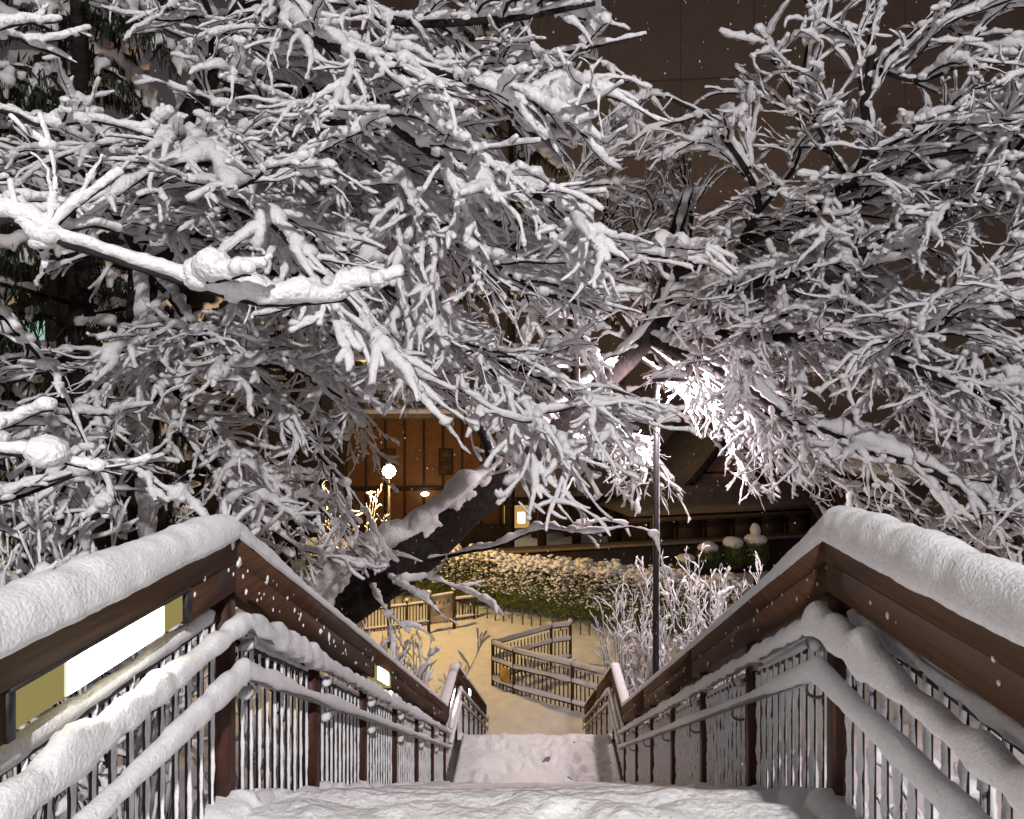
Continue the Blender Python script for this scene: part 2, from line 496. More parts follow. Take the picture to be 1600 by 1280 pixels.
def build_railing(side, label):
    X = XL if side < 0 else XR
    ins = -side             # direction towards the stairs
    root = thing('stair_railing', label, 'railing', (X, 2.71, -0.1))
    y_end = 16.3
    # posts
    ys = [-0.6, 1.05, 2.71] + [2.71 + 1.07 * k for k in range(1, 6)] + [9.13, 10.45] + [10.45 + 0.975 * k for k in range(1, 6)] + [16.25]
    for y in ys:
        z = float(floor_z(y))
        hh = 0.93 if y not in (2.71, 10.45) else 0.90
        part('post', Geo().box(-0.035, 0.035, -0.04, 0.04, -0.3, hh), 'post', root, at=(X, y, z))
    # boards: two planks one above the other with an open seam, in lengths
    cuts = [-1.2, 2.71, 5.05, 7.3, 9.13, 10.45, 13.2, 16.35]
    pan = [(1.545, 2.34), (5.0, 5.68), (9.3, 10.25), (12.0, 12.6)] if side < 0 else []
    for a, b in zip(cuts[:-1], cuts[1:]):
        for h0, h1, dx in ((0.875, 0.985, 0.0), (0.990, 1.10, 0.004)):
            runs = [(a, b)]
            if h0 < 0.9:
                for (c, e) in pan:
                    nr = []
                    for (u, v) in runs:
                        if c > u and e < v: nr += [(u, c), (e, v)]
                        elif c > u and c < v: nr += [(u, c)]
                        elif e > u and e < v: nr += [(e, v)]
                        else: nr.append((u, v))
                    runs = nr
            for (u, v) in runs:
                x0, x1 = X - 0.055 - dx, X + 0.055 + dx
                part('plank', sweep_box(u + 0.002, v - 0.002, x0, x1, h0, h1), 'wood', root)
    for (c, e) in pan:
        pr = part('light_panel', sweep_box(c + 0.006, e - 0.006, X - 0.02, X + 0.040, 0.880, 0.980), 'diffuser', root)
        L = e - c
        part('lamp_tube', sweep_box(c + 0.25 * L, e - 0.17 * L, X + 0.0405, X + 0.046, 0.884, 0.976), 'tube', pr)
        fr = sweep_box(c - 0.004, e + 0.004, X + 0.036, X + 0.060, 0.978, 0.989)
        part('frame', fr, 'iron', pr)
        part('frame', Geo().box(-0.012, 0.012, -0.012, 0.012, 0.872, 0.982), 'iron', pr, at=(X + 0.047, c, float(floor_z(c))))
        part('frame', Geo().box(-0.012, 0.012, -0.012, 0.012, 0.872, 0.982), 'iron', pr, at=(X + 0.047, e, float(floor_z(e))))
    # snow on the boards
    P = path_pts(-1.1, y_end + 0.03, 1.10, X, 0.02)
    hh = np.interp(P[:, 1], [-1, 2.5, 2.8, 3.6, 16], [0.125, 0.115, 0.09, 0.055, 0.05]) if side > 0 else \
        np.interp(P[:, 1], [-1, 2.4, 2.8, 3.6, 16], [0.10, 0.09, 0.07, 0.05, 0.045])
    ww = np.interp(P[:, 1], [-1, 2.6, 3.6, 16], [0.165, 0.16, 0.135, 0.13])
    part('snow_cap', snow_strip(P, ww, hh, 31 + side, k=17, amp=0.10, fine=0.04, droop=.13), 'snow', root, True)
    # hand rails
    xi = X + ins * 0.085
    for h, r, hs, am, rb in ((0.745, 0.021, 0.058, 0.24, 0.24), (0.555, 0.021, 0.040, 0.16, 0.05)):
        for (a, b) in ((-1.1, 9.2), (9.2, 16.55)):
            pts = path_pts(a, b, h, xi, 0.15)
            nm = 'handrail'
            hr = part(nm, Geo().tubes(pts[None], r, k=10), 'steel', root, True)
            Q = path_pts(a, b, h + 0.008, xi, 0.018 if b < 10 else 0.035)
            hv = np.interp(Q[:, 1], [-1, 2.6, 4.5, 9, 16], [hs * 1.15, hs * 1.1, hs * 0.85, hs * 0.6, hs * 0.55])
            wv = np.interp(Q[:, 1], [-1, 2.6, 4.5, 16], [0.078 if hs > .05 else 0.066, 0.076 if hs > .05 else 0.064, 0.062, 0.056])
            part('snow_cap', snow_strip(Q, wv, hv, int(61 + 7 * side + h * 100), k=15, amp=am, ribs=rb, fine=0.085), 'snow', hr, True)
    # brackets carrying the hand rails
    for y in ys[2:]:
        z = float(floor_z(y))
        for h in (0.745, 0.555):
            g = Geo()
            bp = np.array([[X + ins * 0.02, y + 0.11, z + h - 0.075], [X + ins * 0.05, y + 0.11, z + h - 0.08], [xi, y + 0.11, z + h - 0.06], [xi, y + 0.11, z + h - 0.015]])
            if not (2.9 < y + 0.11 < 9.1 or 10.6 < y + .11 < 16.3): bp[:, 1] -= 0.0
            bp[:, 2] += float(floor_z(y + 0.11)) - z
            g.tubes(catmull(bp, 10)[None], 0.007, k=6)
            b_ = part('bracket', g, 'steel', root, True)
            if h > 0.7 or side < 0:
                gs = blobs(Geo(), [bp[1] + (0, 0, 0.02)], [(0.028, 0.04, 0.024)], 2, 0.2, seed=int(y * 10))
                part('snow_cap', gs, 'snow', b_, True)
    # infill panels: frame bars and balusters
    bars = {}
    def bar(hb, k):
        key = (round(hb, 3), k)
        if key not in bars: bars[key] = crusted_bar(hb, 40 + k + int(hb * 100) + (7 if side > 0 else 0), side=side)
        return bars[key]
    for a, b in zip(ys[:-1], ys[1:]):
        flat = abs(float(floor_z(a)) - float(floor_z(b))) < 0.01
        ht = 0.78 if flat else 0.69
        g = sweep_box(a + 0.045, b - 0.045, X - 0.016, X + 0.016, ht, ht + 0.03)
        fb = part('panel_bar', g, 'iron', root)
        Q = path_pts(a + 0.06, b - 0.06, ht + 0.028, X, 0.02)
        part('snow_cap', snow_strip(Q, 0.04, 0.022 if not flat else 0.03, int(a * 7) + 90, k=7, amp=0.3, fine=0.15), 'snow', fb, True)
        part('panel_bar', sweep_box(a + 0.045, b - 0.045, X - 0.012, X + 0.012, 0.055, 0.085), 'iron', root)
        n = int(round((b - a) / 0.089))
        for j in range(1, n):
            y = a + (b - a) * j / n
            z = float(floor_z(y))
            o = part('baluster', bar(ht - 0.02, (j * 5 + int(a * 3)) % 7), None, root, at=(X, y, z + 0.05))
    # snow stuck to the faces of the boards
    g = Geo()
    nfl = 60 if side < 0 else 26
    yy = np.concatenate([rng.uniform(2.6, 5.0, nfl), rng.uniform(5, 9, nfl // 2), rng.uniform(0.5, 2.6, nfl // 4 if side < 0 else nfl // 3)])
    hz = rng.uniform(0.88, 1.06, len(yy))
    ok = np.ones(len(yy), bool)
    for (c, e) in pan: ok &= ~((yy > c - 0.03) & (yy < e + 0.03))
    yy, hz = yy[ok], hz[ok]
    C = np.stack([np.full_like(yy, X + ins * 0.056), yy, floor_z(yy) + hz], -1)
    sz = rng.uniform(0.003, 0.008, len(yy)) * np.where(rng.random(len(yy)) < 0.12, 2.2, 1)
    blobs(g, C, np.stack([sz * 0.6, sz * rng.uniform(.7, 1.3, len(yy)), sz * rng.uniform(1, 2.0, len(yy))], -1), 1, 0.3)
    part('snow_flecks', g, 'snow', root, True, stuff=True)
    # ridge of snow at the foot of the railing
    for (a, b, n) in ((2.71, 9.13, 22), (10.45, 16.3, 20)):
        g = Geo()
        dy = (b - a) / n
        k = np.arange(n)
        y = a + dy * (k + 0.5) + rng.uniform(-.03, .03, n)
        z = floor_z(a + dy * k) - 0.16 + 0.07
        C = np.stack([np.full(n, X + ins * 0.05) + rng.uniform(-.02, .02, n), y, z], -1)
        blobs(g, C, np.stack([rng.uniform(.08, .13, n), np.full(n, dy * 0.60), rng.uniform(.06, .09, n)], -1), 3, 0.2, seed=8, freq=2.6)
        part('foot_snow', g, 'snow', root, True, stuff=True)
    Q = path_pts(-1.0, 2.78, 0.03, X + ins * .03, 0.016)
    part('foot_snow', snow_strip(Q, .24, .07, 77 + side, k=17, amp=.35, fine=.16), 'snow', root, True)
    return root

build_railing(-1, 'brown stair railing with lit lamp panels in its boards, left of the stairs')
build_railing(1, 'brown stair railing with unlit boards and thick snow, right of the stairs')

# ------------------------------------------------------------------ trees
# openings in the branchwork, seen from the stairs: (x, y, rx, ry, share of twigs kept)
OPEN = [(632, 745, 105, 85, .06), (900, 900, 140, 62, .05), (1072, 790, 62, 110, .04), (1060, 40, 110, 100, .10),
        (620, 970, 190, 70, .30), (1220, 850, 120, 60, .05), (990, 530, 55, 45, .4), (1045, 440, 28, 45, .5)]
def kept(p):
    x = VX + F * p[0] / p[1]; y = VY - F * (p[2] - EYE) / p[1]
    for (cx, cy, rx, ry, k) in OPEN:
        if ((x - cx) / rx) ** 2 + ((y - cy) / ry) ** 2 < 1 and random.random() > k: return False
    return True

class Tree:
    prune = False
    def __init__(self, h, dens, length, n=(24, 13, 9, 4), wob=(.1, .13, .15, .26), grav=(0, -.055, -.03, .0), spread=(.80, .60, .66), up=.10, rad=(.05, .018, .009, .006)):
        self.h, self.dens, self.len, self.n, self.wob, self.grav = h, dens, length, n, wob, grav
        self.spread, self.up, self.rad = spread, up, rad
        self.b = [[], [], [], []]     # for each level: (points, radii)
    def limb(self, px, r0, r1, lev=0, kids=True, world=False, kid_from=0.12, snow=True, density=1.0):
        pts = [np.asarray(p, float) if world else W(*p) for p in px]
        C = catmull(pts, self.n[0] if lev == 0 else self.n[lev])
        L = float(np.linalg.norm(np.diff(C, axis=0), axis=1).sum())
        n = len(C)
        j = (noise3(C * 1.7, 77) - .5)[:, None] * np.array([0.10, 0.10, 0.12]) * (np.linspace(0, 1, n) * (1 - np.linspace(0, 1, n)) * 4)[:, None]
        C = C + j * min(1.0, L / 3)
        R = np.linspace(r0, r1, n)
        self.b[lev].append((C, R))
        if kids: self.kids(C, R, L, lev, kid_from, density)
        return C
    def kids(self, C, R, L, lev, t0=0.12, density=1.0):
        if lev >= 3 or self.dens[lev] <= 0: return
        cnt = max(1, int(L * self.dens[lev] * density * random.uniform(.85, 1.15)))
        n = len(C)
        sgn = random.choice((-1, 1))
        for i in range(cnt):
            t = t0 + (1 - t0) * (i + random.random()) / cnt
            f = t * (n - 1); k = min(int(f), n - 2); u = f - k
            p = C[k] * (1 - u) + C[k + 1] * u
            d = C[k + 1] - C[k]; d = d / max(np.linalg.norm(d), 1e-9)
            s = np.cross(d, (0, 0, 1.0)); ls = np.linalg.norm(s)
            s = s / ls if ls > .1 else np.array([1.0, 0, 0])
            sgn = -sgn
            a = random.uniform(0, 2 * math.pi)
            o = s * sgn * random.uniform(.4, 1) + np.array([0, 0, 1.0]) * random.gauss(self.up, .27) + np.cross(s, d) * random.gauss(0, .15)
            o /= max(np.linalg.norm(o), 1e-9)
            sp = self.spread[lev] * random.uniform(.7, 1.2)
            dd = d * math.cos(sp) + o * math.sin(sp)
            ll = self.len[lev] * random.uniform(.45, 1.15) * (1.0 - 0.45 * t)
            self.grow(p, dd, ll, min(self.rad[lev + 1] * random.uniform(.8, 1.2), R[k] * .8), lev + 1)
    def grow(self, p, d, L, r, lev):
        n = self.n[lev]; seg = L / (n - 1)
        pts = np.empty((n, 3)); pts[0] = p
        d = np.array(d, float)
        for i in range(1, n):
            d = d + np.array([random.gauss(0, 1), random.gauss(0, 1), random.gauss(0, .8)]) * self.wob[lev] + np.array([0, 0, self.grav[lev]])
            d /= np.linalg.norm(d)
            pts[i] = pts[i - 1] + d * seg
        if self.prune and not (kept(pts[n // 2]) and kept(pts[-1])): return
        R = np.linspace(r, r * .45, n)
        self.b[lev].append((pts, R))
        self.kids(pts, R, L, lev)
    def wood(self, lev, k, g):
        if self.b[lev]:
            g.tubes(np.stack([b[0] for b in self.b[lev]]), np.stack([b[1] for b in self.b[lev]]), k=k)
    def snow_geo(self, ups=(4, 2.3, 1.6, 1.67), bare=.2, wind=(.35, -.7, .2), gain=1.0, lump=1.0, webs=True, fine=(8, 5, 5, 4)):
        k = fine
        """snow lying on every branch: lumpy bodies sitting on the upper side, thicker at the forks"""
        g = Geo()
        for lev in range(4):
            if not self.b[lev]: continue
            P = np.stack([b[0] for b in self.b[lev]]); R = np.stack([b[1] for b in self.b[lev]])
            B, n, _ = P.shape
            m = int((n - 1) * ups[lev]) + 1
            x = np.linspace(0, n - 1, m); kk = np.minimum(x.astype(int), n - 2); u = x - kk
            P = P[:, kk] * (1 - u)[None, :, None] + P[:, kk + 1] * u[None, :, None]
            R = R[:, kk] * (1 - u) + R[:, kk + 1] * u
            T = np.gradient(P, axis=1); T /= np.maximum(np.linalg.norm(T, axis=2, keepdims=True), 1e-9)
            c = np.sqrt(np.clip(1 - T[..., 2] ** 2, 0, 1))
            seg = np.linalg.norm(np.diff(P, axis=1), axis=2)
            sl = np.concatenate([np.zeros((B, 1)), np.cumsum(seg, axis=1)], 1)
            fromend = np.minimum(sl, sl[:, -1:] - sl)
            taper = 1.05 - 0.35 * np.linspace(0, 1, m)[None]
            n1 = noise3(P * 2.3, 21); n2 = noise3(P * 7.5, 22); n3 = noise3(P * 19, 23)
            H = gain * self.h[lev] * (.34 + .66 * c ** 1.5) * (.20 + .75 * n2 + .85 * n3 * lump) * (.62 + .95 * np.clip((n1 - .42) * 3, 0, 1)) * taper
            H = np.where(n1 < bare, H * .30, H)
            if lev == 0: H = H * np.clip(R / .055, .5, 1.15)
            tip = np.sqrt(np.clip(fromend / (.45 * np.maximum(H, .01)) + .55, 0, 1))
            H = np.maximum(H, 0.006)
            cen = P + np.array([0, 0, 1.0]) * (R * .9 + H * .47)[..., None] + np.array(wind) * ((1 - c) * (R + H * .35))[..., None]
            rs = (H * .58 + R * .45) * tip
            ru = (H * .53 + R * .20) * tip
            v0 = len(g.v)
            g.tubes(cen, rs, ru, k=k[lev])
            V = g.v[-1].reshape(B, m, k[lev], 3)
            ctr = cen[:, :, None, :].astype(np.float32)
            f = 1 + (.55 * noise3(V * 16, 31) + .5 * noise3(V * 38, 32) - .5) * lump
            g.v[-1] = (ctr + (V - ctr) * f[..., None]).reshape(-1, 3).astype(np.float32)
            if webs and lev in (1, 2):
                C = np.stack([b[0][1] * .6 + b[0][0] * .4 for b in self.b[lev]])
                hs = gain * self.h[lev] * np.random.default_rng(lev).uniform(.45, .85, len(C))
                blobs(g, C + np.stack([hs * 0, hs * 0, hs * .45], -1), np.stack([hs * 1.1, hs * 1.1, hs * .75], -1), 2 if lev == 1 and fine[0] > 7 else 1, .3)
        return g

def remesh(g, name, voxel, delta, amp=.010, f1=16., f2=46., adapt=0.0):
    """melt overlapping snow tubes into one lumpy body"""
    me = g.mesh(name + '_raw', 'snow')
    o = bpy.data.objects.new(name + '_raw', me); COL.objects.link(o)
    md = o.modifiers.new('melt', 'REMESH'); md.mode = 'VOXEL'; md.voxel_size = voxel; md.adaptivity = adapt
    dg = bpy.context.evaluated_depsgraph_get()
    r = bpy.data.meshes.new_from_object(o.evaluated_get(dg), depsgraph=dg)
    bpy.data.objects.remove(o); bpy.data.meshes.remove(me)
    n = len(r.vertices)
    V = np.empty(n * 3, np.float32); r.vertices.foreach_get('co', V); V = V.reshape(-1, 3)
    N = np.empty(n * 3, np.float32); r.vertex_normals.foreach_get('vector', N); N = N.reshape(-1, 3)
    d = -delta + amp * 2 * (noise3(V * f1, 51) - .5) + amp * .9 * (noise3(V * f2, 52) - .5)
    V = V + N * d[:, None]
    r.vertices.foreach_set('co', V.ravel().astype(np.float32))
    r.name = name
    r.materials.clear(); r.materials.append(M['snow'])
    r.update(); r.shade_smooth()
    print('snow', name, n)
    return r

def finish_tree(root, t, voxel, delta, limb_parts=True, k=(10, 4, 3, 3), bare=.2, gain=1.0, adapt=0.0, amp=.010, wind=(.35, -.7, .2), trunk=1, **kw):
    """each limb a part; the fine branches and the snow one part each"""
    for i, (C, R) in enumerate(t.b[0]):
        part('trunk' if i < trunk else 'limb', Geo().tubes(C[None], R[None], k=k[0]), 'bark', root, True)
    g = Geo()
    for lev in (1, 2, 3): t.wood(lev, k[lev], g)
    if g.n: part('branches', g, 'bark', root, True, stuff=True)
    sg = t.snow_geo(bare=bare, gain=gain, wind=wind, **kw)
    o = part('snow_load', sg, 'snow_tree', root, True, stuff=True)
    print('snow', root.name, sum(len(q) * 2 for q in sg.q) + sum(len(q) for q in sg.t), [len(b) for b in t.b])
    return o

# --- the leaning cherry tree whose trunk crosses behind the lamp post
t = Tree(h=(.13, .095, .064, .050), dens=(4.5, 5.4, 3.4), length=(1.8, .90, .30), rad=(.06, .018, .0085, .0055))
t.prune = True
trunk_px = [(400, 1040, 10.4), (470, 975, 10.6), (560, 915, 10.9), (640, 865, 11.2), (720, 795, 11.6), (790, 735, 12), (870, 655, 12.4), (950, 585, 12.7), (1010, 525, 12.9), (1045, 450, 13), (1052, 380, 13), (1075, 300, 13.1)]
TC = catmull([W(*p) for p in trunk_px], 24)
t.b[0].append((TC, np.interp(np.linspace(0, 1, 24), [0, .25, .45, .65, .8, 1], [.54, .43, .31, .24, .20, .09])))
t.limb([(1048, 430, 13), (1140, 390, 11.5), (1182, 335, 10), (1178, 285, 9.4), (1110, 190, 9), (1040, 150, 8.8)], .10, .02)
t.limb([(1060, 420, 12.8), (1200, 360, 10.5), (1310, 300, 9.2), (1355, 240, 8.6), (1352, 150, 8.3), (1363, 90, 8.2), (1358, -50, 8)], .12, .03, density=.8)
t.limb([(1363, 105, 8.2), (1430, 52, 8.0), (1500, -20, 7.8), (1560, -60, 7.7)], .04, .02, density=1.1)
t.limb([(1325, 280, 9.0), (1290, 220, 8.7), (1256, 145, 8.5), (1262, 70, 8.3), (1280, -10, 8.2)], .035, .012, density=1.0)
t.limb([(1180, 340, 10), (1250, 240, 9), (1230, 130, 8.6), (1200, 90, 8.4)], .03, .012, density=.5)
t.limb([(1045, 470, 13), (1150, 450, 11), (1300, 410, 9.5), (1450, 350, 9), (1600, 265, 8.5), (1690, 225, 8.2)], .12, .03, density=1.2)
t.limb([(1030, 500, 12.9), (1180, 530, 11), (1290, 520, 10), (1400, 560, 9), (1540, 620, 8.5), (1660, 730, 8)], .12, .04, density=1.1)
t.limb([(1020, 530, 12.8), (1150, 590, 11), (1250, 660, 10), (1360, 700, 9.5), (1480, 745, 9), (1640, 860, 8.6)], .11, .04, density=1.0)
t.limb([(1060, 480, 12.6), (1250, 490, 10), (1330, 430, 9.5), (1400, 340, 9), (1490, 240, 9)], .08, .02, density=1.2)
t.limb([(1050, 460, 12.9), (1180, 440, 11.5), (1340, 460, 10.5), (1480, 480, 9.8), (1640, 500, 9.2)], .09, .03, density=1.2)
t.limb([(1030, 520, 12.9), (1120, 600, 12), (1220, 690, 11.4), (1320, 760, 11), (1430, 800, 10.6), (1520, 850, 10.3)], .07, .02, density=1.2)
t.limb([(1450, 350, 9), (1530, 300, 8.2), (1600, 220, 7.6), (1640, 150, 7.3)], .05, .02, density=1.2)
t.limb([(1400, 560, 9), (1480, 500, 8.3), (1560, 420, 7.8), (1640, 380, 7.5)], .05, .02, density=1.3)
t.limb([(1480, 480, 9.8), (1560, 560, 9), (1640, 640, 8.6)], .05, .02, density=1.3)
t.limb([(1340, 460, 10.5), (1420, 620, 10), (1520, 700, 9.6), (1640, 780, 9.2)], .05, .02, density=1.2)
t.limb([(1355, 245, 8.6), (1430, 210, 8.2), (1520, 190, 7.8), (1620, 200, 7.5)], .04, .015, density=1.2)
t.limb([(960, 590, 12.7), (945, 640, 12.8), (975, 690, 12.7), (1010, 735, 12.7)], .03, .008, density=1.4)
t.limb([(1000, 560, 12.8), (1070, 610, 12.8), (1120, 650, 12.7), (1150, 720, 12.7)], .03, .008, density=1.4)
t.limb([(900, 640, 12.5), (935, 690, 12.8), (990, 715, 12.8)], .03, .008, density=1.4)
t.limb([(1310, 300, 9.2), (1420, 255, 8.6), (1520, 235, 8.2), (1640, 250, 8)], .05, .015, density=1.1)
t.limb([(1200, 360, 10.5), (1290, 330, 9.5), (1400, 300, 9), (1510, 300, 8.6), (1640, 330, 8.3)], .05, .015, density=1.1)
t.limb([(1363, 105, 8.2), (1440, 125, 7.9), (1520, 90, 7.7), (1590, 60, 7.6)], .03, .01, density=1.3)
t.limb([(1010, 540, 12.8), (1080, 600, 12.9), (1135, 680, 12.9), (1172, 745, 12.8), (1195, 800, 12.6)], .03, .008, density=1.3)
t.limb([(900, 630, 12.5), (890, 500, 11.5), (860, 400, 11), (900, 290, 11), (960, 200, 11)], .09, .02)
t.limb([(960, 580, 12.7), (900, 540, 11), (840, 560, 10), (800, 620, 9.5)], .05, .015)
t.limb([(640, 880, 11.1), (760, 855, 10.6), (860, 828, 10.2), (930, 832, 10), (985, 822, 9.9), (1022, 835, 9.9)], .035, .008, density=.5, kid_from=.35)
t.limb([(610, 905, 10.7), (650, 930, 10.3), (690, 960, 10.1)], .02, .006, density=1.2)
t.limb([(580, 915, 10.6), (600, 950, 10.2), (640, 990, 10.0)], .02, .006, density=1.2)
t.limb([(780, 745, 12), (740, 640, 11), (700, 560, 10.5), (640, 470, 10)], .09, .02, density=1.0)
root = thing('cherry_tree', 'big dark leaning trunk, its snow laden limbs spread over the right half', 'tree', TC[0])
finish_tree(root, t, .026, .012)
nn, kk = 220, 56
TT = catmull(TC[:19], nn)
TR = np.interp(np.linspace(0, 18 / 23, nn), [0, .25, .45, .65, .8, 1], [.54, .43, .31, .24, .20, .09])
gt = Geo().tubes(TT[None], TR[None], k=kk)
V = gt.v[0].reshape(nn, kk, 3); ctr = TT[:, None, :]
out = (V - ctr) / np.linalg.norm(V - ctr, axis=2, keepdims=True)
face = out @ np.array([-.42, -.22, .88])
pat = face + 1.0 * (noise3(V * 2.4, 61) - .5) + .8 * (noise3(V * 6, 62) - .5) + .4 * (noise3(V * 15, 65) - .5) - .72
off = np.clip(pat * 2.2, -.6, 1)
off = np.where(off > 0, off * (.012 + .024 * noise3(V * 6, 63)) + .008 * noise3(V * 22, 64), off * .05 - .006)
gt.v[0] = (V + out * off[..., None]).reshape(-1, 3).astype(np.float32)
part('trunk_snow', gt, 'snow', root, True)

# --- the tree at the left whose limbs reach over the stairs
t = Tree(h=(.13, .082, .054, .041), dens=(5.8, 6.8, 4.0), length=(1.5, .78, .25), rad=(.05, .014, .0065, .0042))
t.prune = True
tr = [(238, 1010, 7.6), (228, 800, 7.6), (222, 560, 7.6), (226, 420, 7.6), (262, 260, 7.4), (330, 110, 7.2), (410, -40, 7.0), (470, -180, 6.8)]
TC2 = catmull([W(*p) for p in tr], 24)
t.b[0].append((TC2, np.linspace(.20, .09, 24)))
J = lambda k: (tr[k][0] + 5, tr[k][1], tr[k][2])
t.limb([J(4), (400, 190, 6.6), (510, 195, 5.9), (600, 185, 5.6), (690, 245, 5.3), (800, 290, 5.1), (920, 340, 5)], .08, .02, density=1.2)
t.limb([J(5), (480, 140, 7), (580, 150, 6.9), (700, 120, 6.7), (860, 90, 6.4), (1010, 55, 6.2)], .08, .006, density=1.2)
t.limb([J(4), (320, 230, 5.8), (350, 300, 5.0), (430, 355, 4.7), (510, 430, 4.6), (580, 520, 4.6), (650, 615, 4.6)], .07, .015)
t.limb([J(3), (400, 330, 6.4), (520, 400, 6), (640, 480, 5.9), (740, 560, 5.8), (830, 640, 5.6), (880, 700, 5.5)], .08, .012, density=1.2)
t.limb([J(4), (450, 280, 7), (600, 330, 7), (760, 375, 6.9), (900, 400, 6.8), (1030, 400, 6.7)], .07, .015, density=1.2)
t.limb([J(3), (470, 430, 7), (620, 500, 6.7), (760, 560, 6.4), (900, 620, 6.1), (1010, 665, 6)], .07, .012, density=1.2)
t.limb([J(6), (520, 0, 6.6), (650, 35, 6.2), (790, 30, 6), (930, 5, 5.9)], .06, .02, density=1.1)
t.limb([J(6), (480, 60, 5.8), (600, 90, 5.3), (740, 130, 5), (860, 170, 5)], .06, .015, density=1.0)
t.limb([J(5), (500, 220, 6.4), (640, 300, 6), (760, 400, 5.7), (860, 460, 5.5), (960, 480, 5.5)], .06, .012, density=1.1)
t.limb([J(3), (330, 540, 7.2), (420, 640, 7.5), (510, 720, 7.8), (570, 800, 8)], .06, .012)
t.limb([J(2), (310, 640, 7.8), (400, 730, 8), (500, 800, 8.1), (560, 870, 8.1)], .06, .012)
t.limb([J(2), (300, 700, 7.2), (380, 790, 7), (470, 860, 7)], .05, .012)
t.limb([J(3), (420, 480, 7.6), (560, 540, 7.9), (680, 600, 8.0), (790, 680, 8.1)], .05, .01, density=.8)
t.limb([J(5), (330, 30, 6.4), (300, -40, 6)], .05, .02)
t.limb([J(3), (180, 330, 6.6), (120, 260, 6.2), (40, 230, 6)], .05, .02)
t.limb([J(2), (160, 600, 6.4), (110, 650, 5.8), (60, 640, 5.4)], .05, .02, density=.8)
t.limb([J(2), (300, 520, 7.0), (380, 560, 6.7), (480, 580, 6.6), (560, 640, 6.5)], .05, .012)
root = thing('bare_tree', 'bare tree at the left with dense snow laden limbs reaching over the stairs', 'tree', TC2[0])
finish_tree(root, t, .021, .012, bare=.18)

for (x, y, D) in ((173, 70, 5.2), (985, 118, 5.9), (800, 182, 5.0), (688, 466, 5.6), (415, 250, 4.8), (620, 330, 5.4)):
    c = W(x, y, D)
    gl = Geo().add([c + (-.014, 0, .02), c + (0, -.01, .024), c + (.016, 0, .01), c + (.010, .004, -.014), c + (0, -.006, -.028), c + (-.012, .004, -.008)], [(0, 1, 4, 5), (1, 2, 3, 4)])
    part('dead_leaf', gl, 'redleaf', root)

# --- near tree outside the frame at the left: only its snowy limbs come into view
t = Tree(h=(.15, .075, .05, .032), dens=(2.6, 4.0, 3.0), length=(.6, .28, .13), rad=(.03, .010, .006, .004), up=.5, grav=(0, -.02, 0, 0))
TC3 = catmull([(-3.6, 2.6, -1.0), (-3.5, 2.6, 1.0), (-3.4, 2.7, 3.0), (-3.3, 2.8, 4.6)], 24)
t.b[0].append((TC3, np.linspace(.16, .08, 24)))
def jn(z): return np.array([-3.48, 2.62, z])
def mix(start, px): return [start] + [W(*p) for p in px]
t.limb(mix(jn(1.7), [(-60, 355, 2.7), (100, 388, 2.75), (220, 428, 2.85), (330, 465, 2.95), (400, 482, 3.0), (540, 470, 3.2)]), .03, .006, world=True, kid_from=.35)
t.limb(mix(jn(1.9), [(-40, 330, 3.0), (40, 330, 3.0), (90, 370, 2.9)]), .02, .008, world=True, kid_from=.5)
t.limb([(66, 392, 2.75), (30, 340, 2.72), (15, 285, 2.7)], .010, .004, lev=1)
t.limb([(70, 385, 2.75), (100, 340, 2.75), (190, 272, 2.8)], .010, .004, lev=1)
t.limb([(75, 380, 2.75), (85, 280, 2.75), (62, 180, 2.75)], .010, .004, lev=1)
t.limb(mix(jn(1.2), [(-60, 500, 3.6), (20, 520, 3.7), (70, 560, 3.8), (110, 620, 3.9), (140, 700, 4.0), (180, 780, 4.1)]), .03, .006, world=True, kid_from=.3)
t.limb(mix(jn(.7), [(-70, 690, 2.2), (-10, 705, 2.1), (60, 715, 2.1), (85, 725, 2.1)]), .02, .006, world=True, kid_from=.6)
t.limb(mix(jn(1.0), [(-60, 790, 3.6), (40, 770, 3.9), (140, 735, 4.1), (210, 735, 4.3), (290, 790, 4.4)]), .03, .006, world=True, kid_from=.3, density=1.6)
t.limb(mix(jn(2.2), [(-50, 180, 3.8), (60, 200, 4.0), (150, 190, 4.2), (240, 215, 4.4)]), .03, .006, world=True, kid_from=.3, density=1.2)
t.limb(mix(jn(2.6), [(-40, 60, 3.6), (60, 75, 3.9), (120, 100, 4.0)]), .03, .006, world=True, kid_from=.3)
root = thing('near_tree', 'thick snowy branches hanging in from the left edge, closest to the viewer', 'tree', TC3[0])
finish_tree(root, t, .014, .008, bare=.12, amp=.006, k=(8, 6, 5, 4), ups=(7, 4, 4, 3), fine=(12, 10, 8, 7), lump=.7)

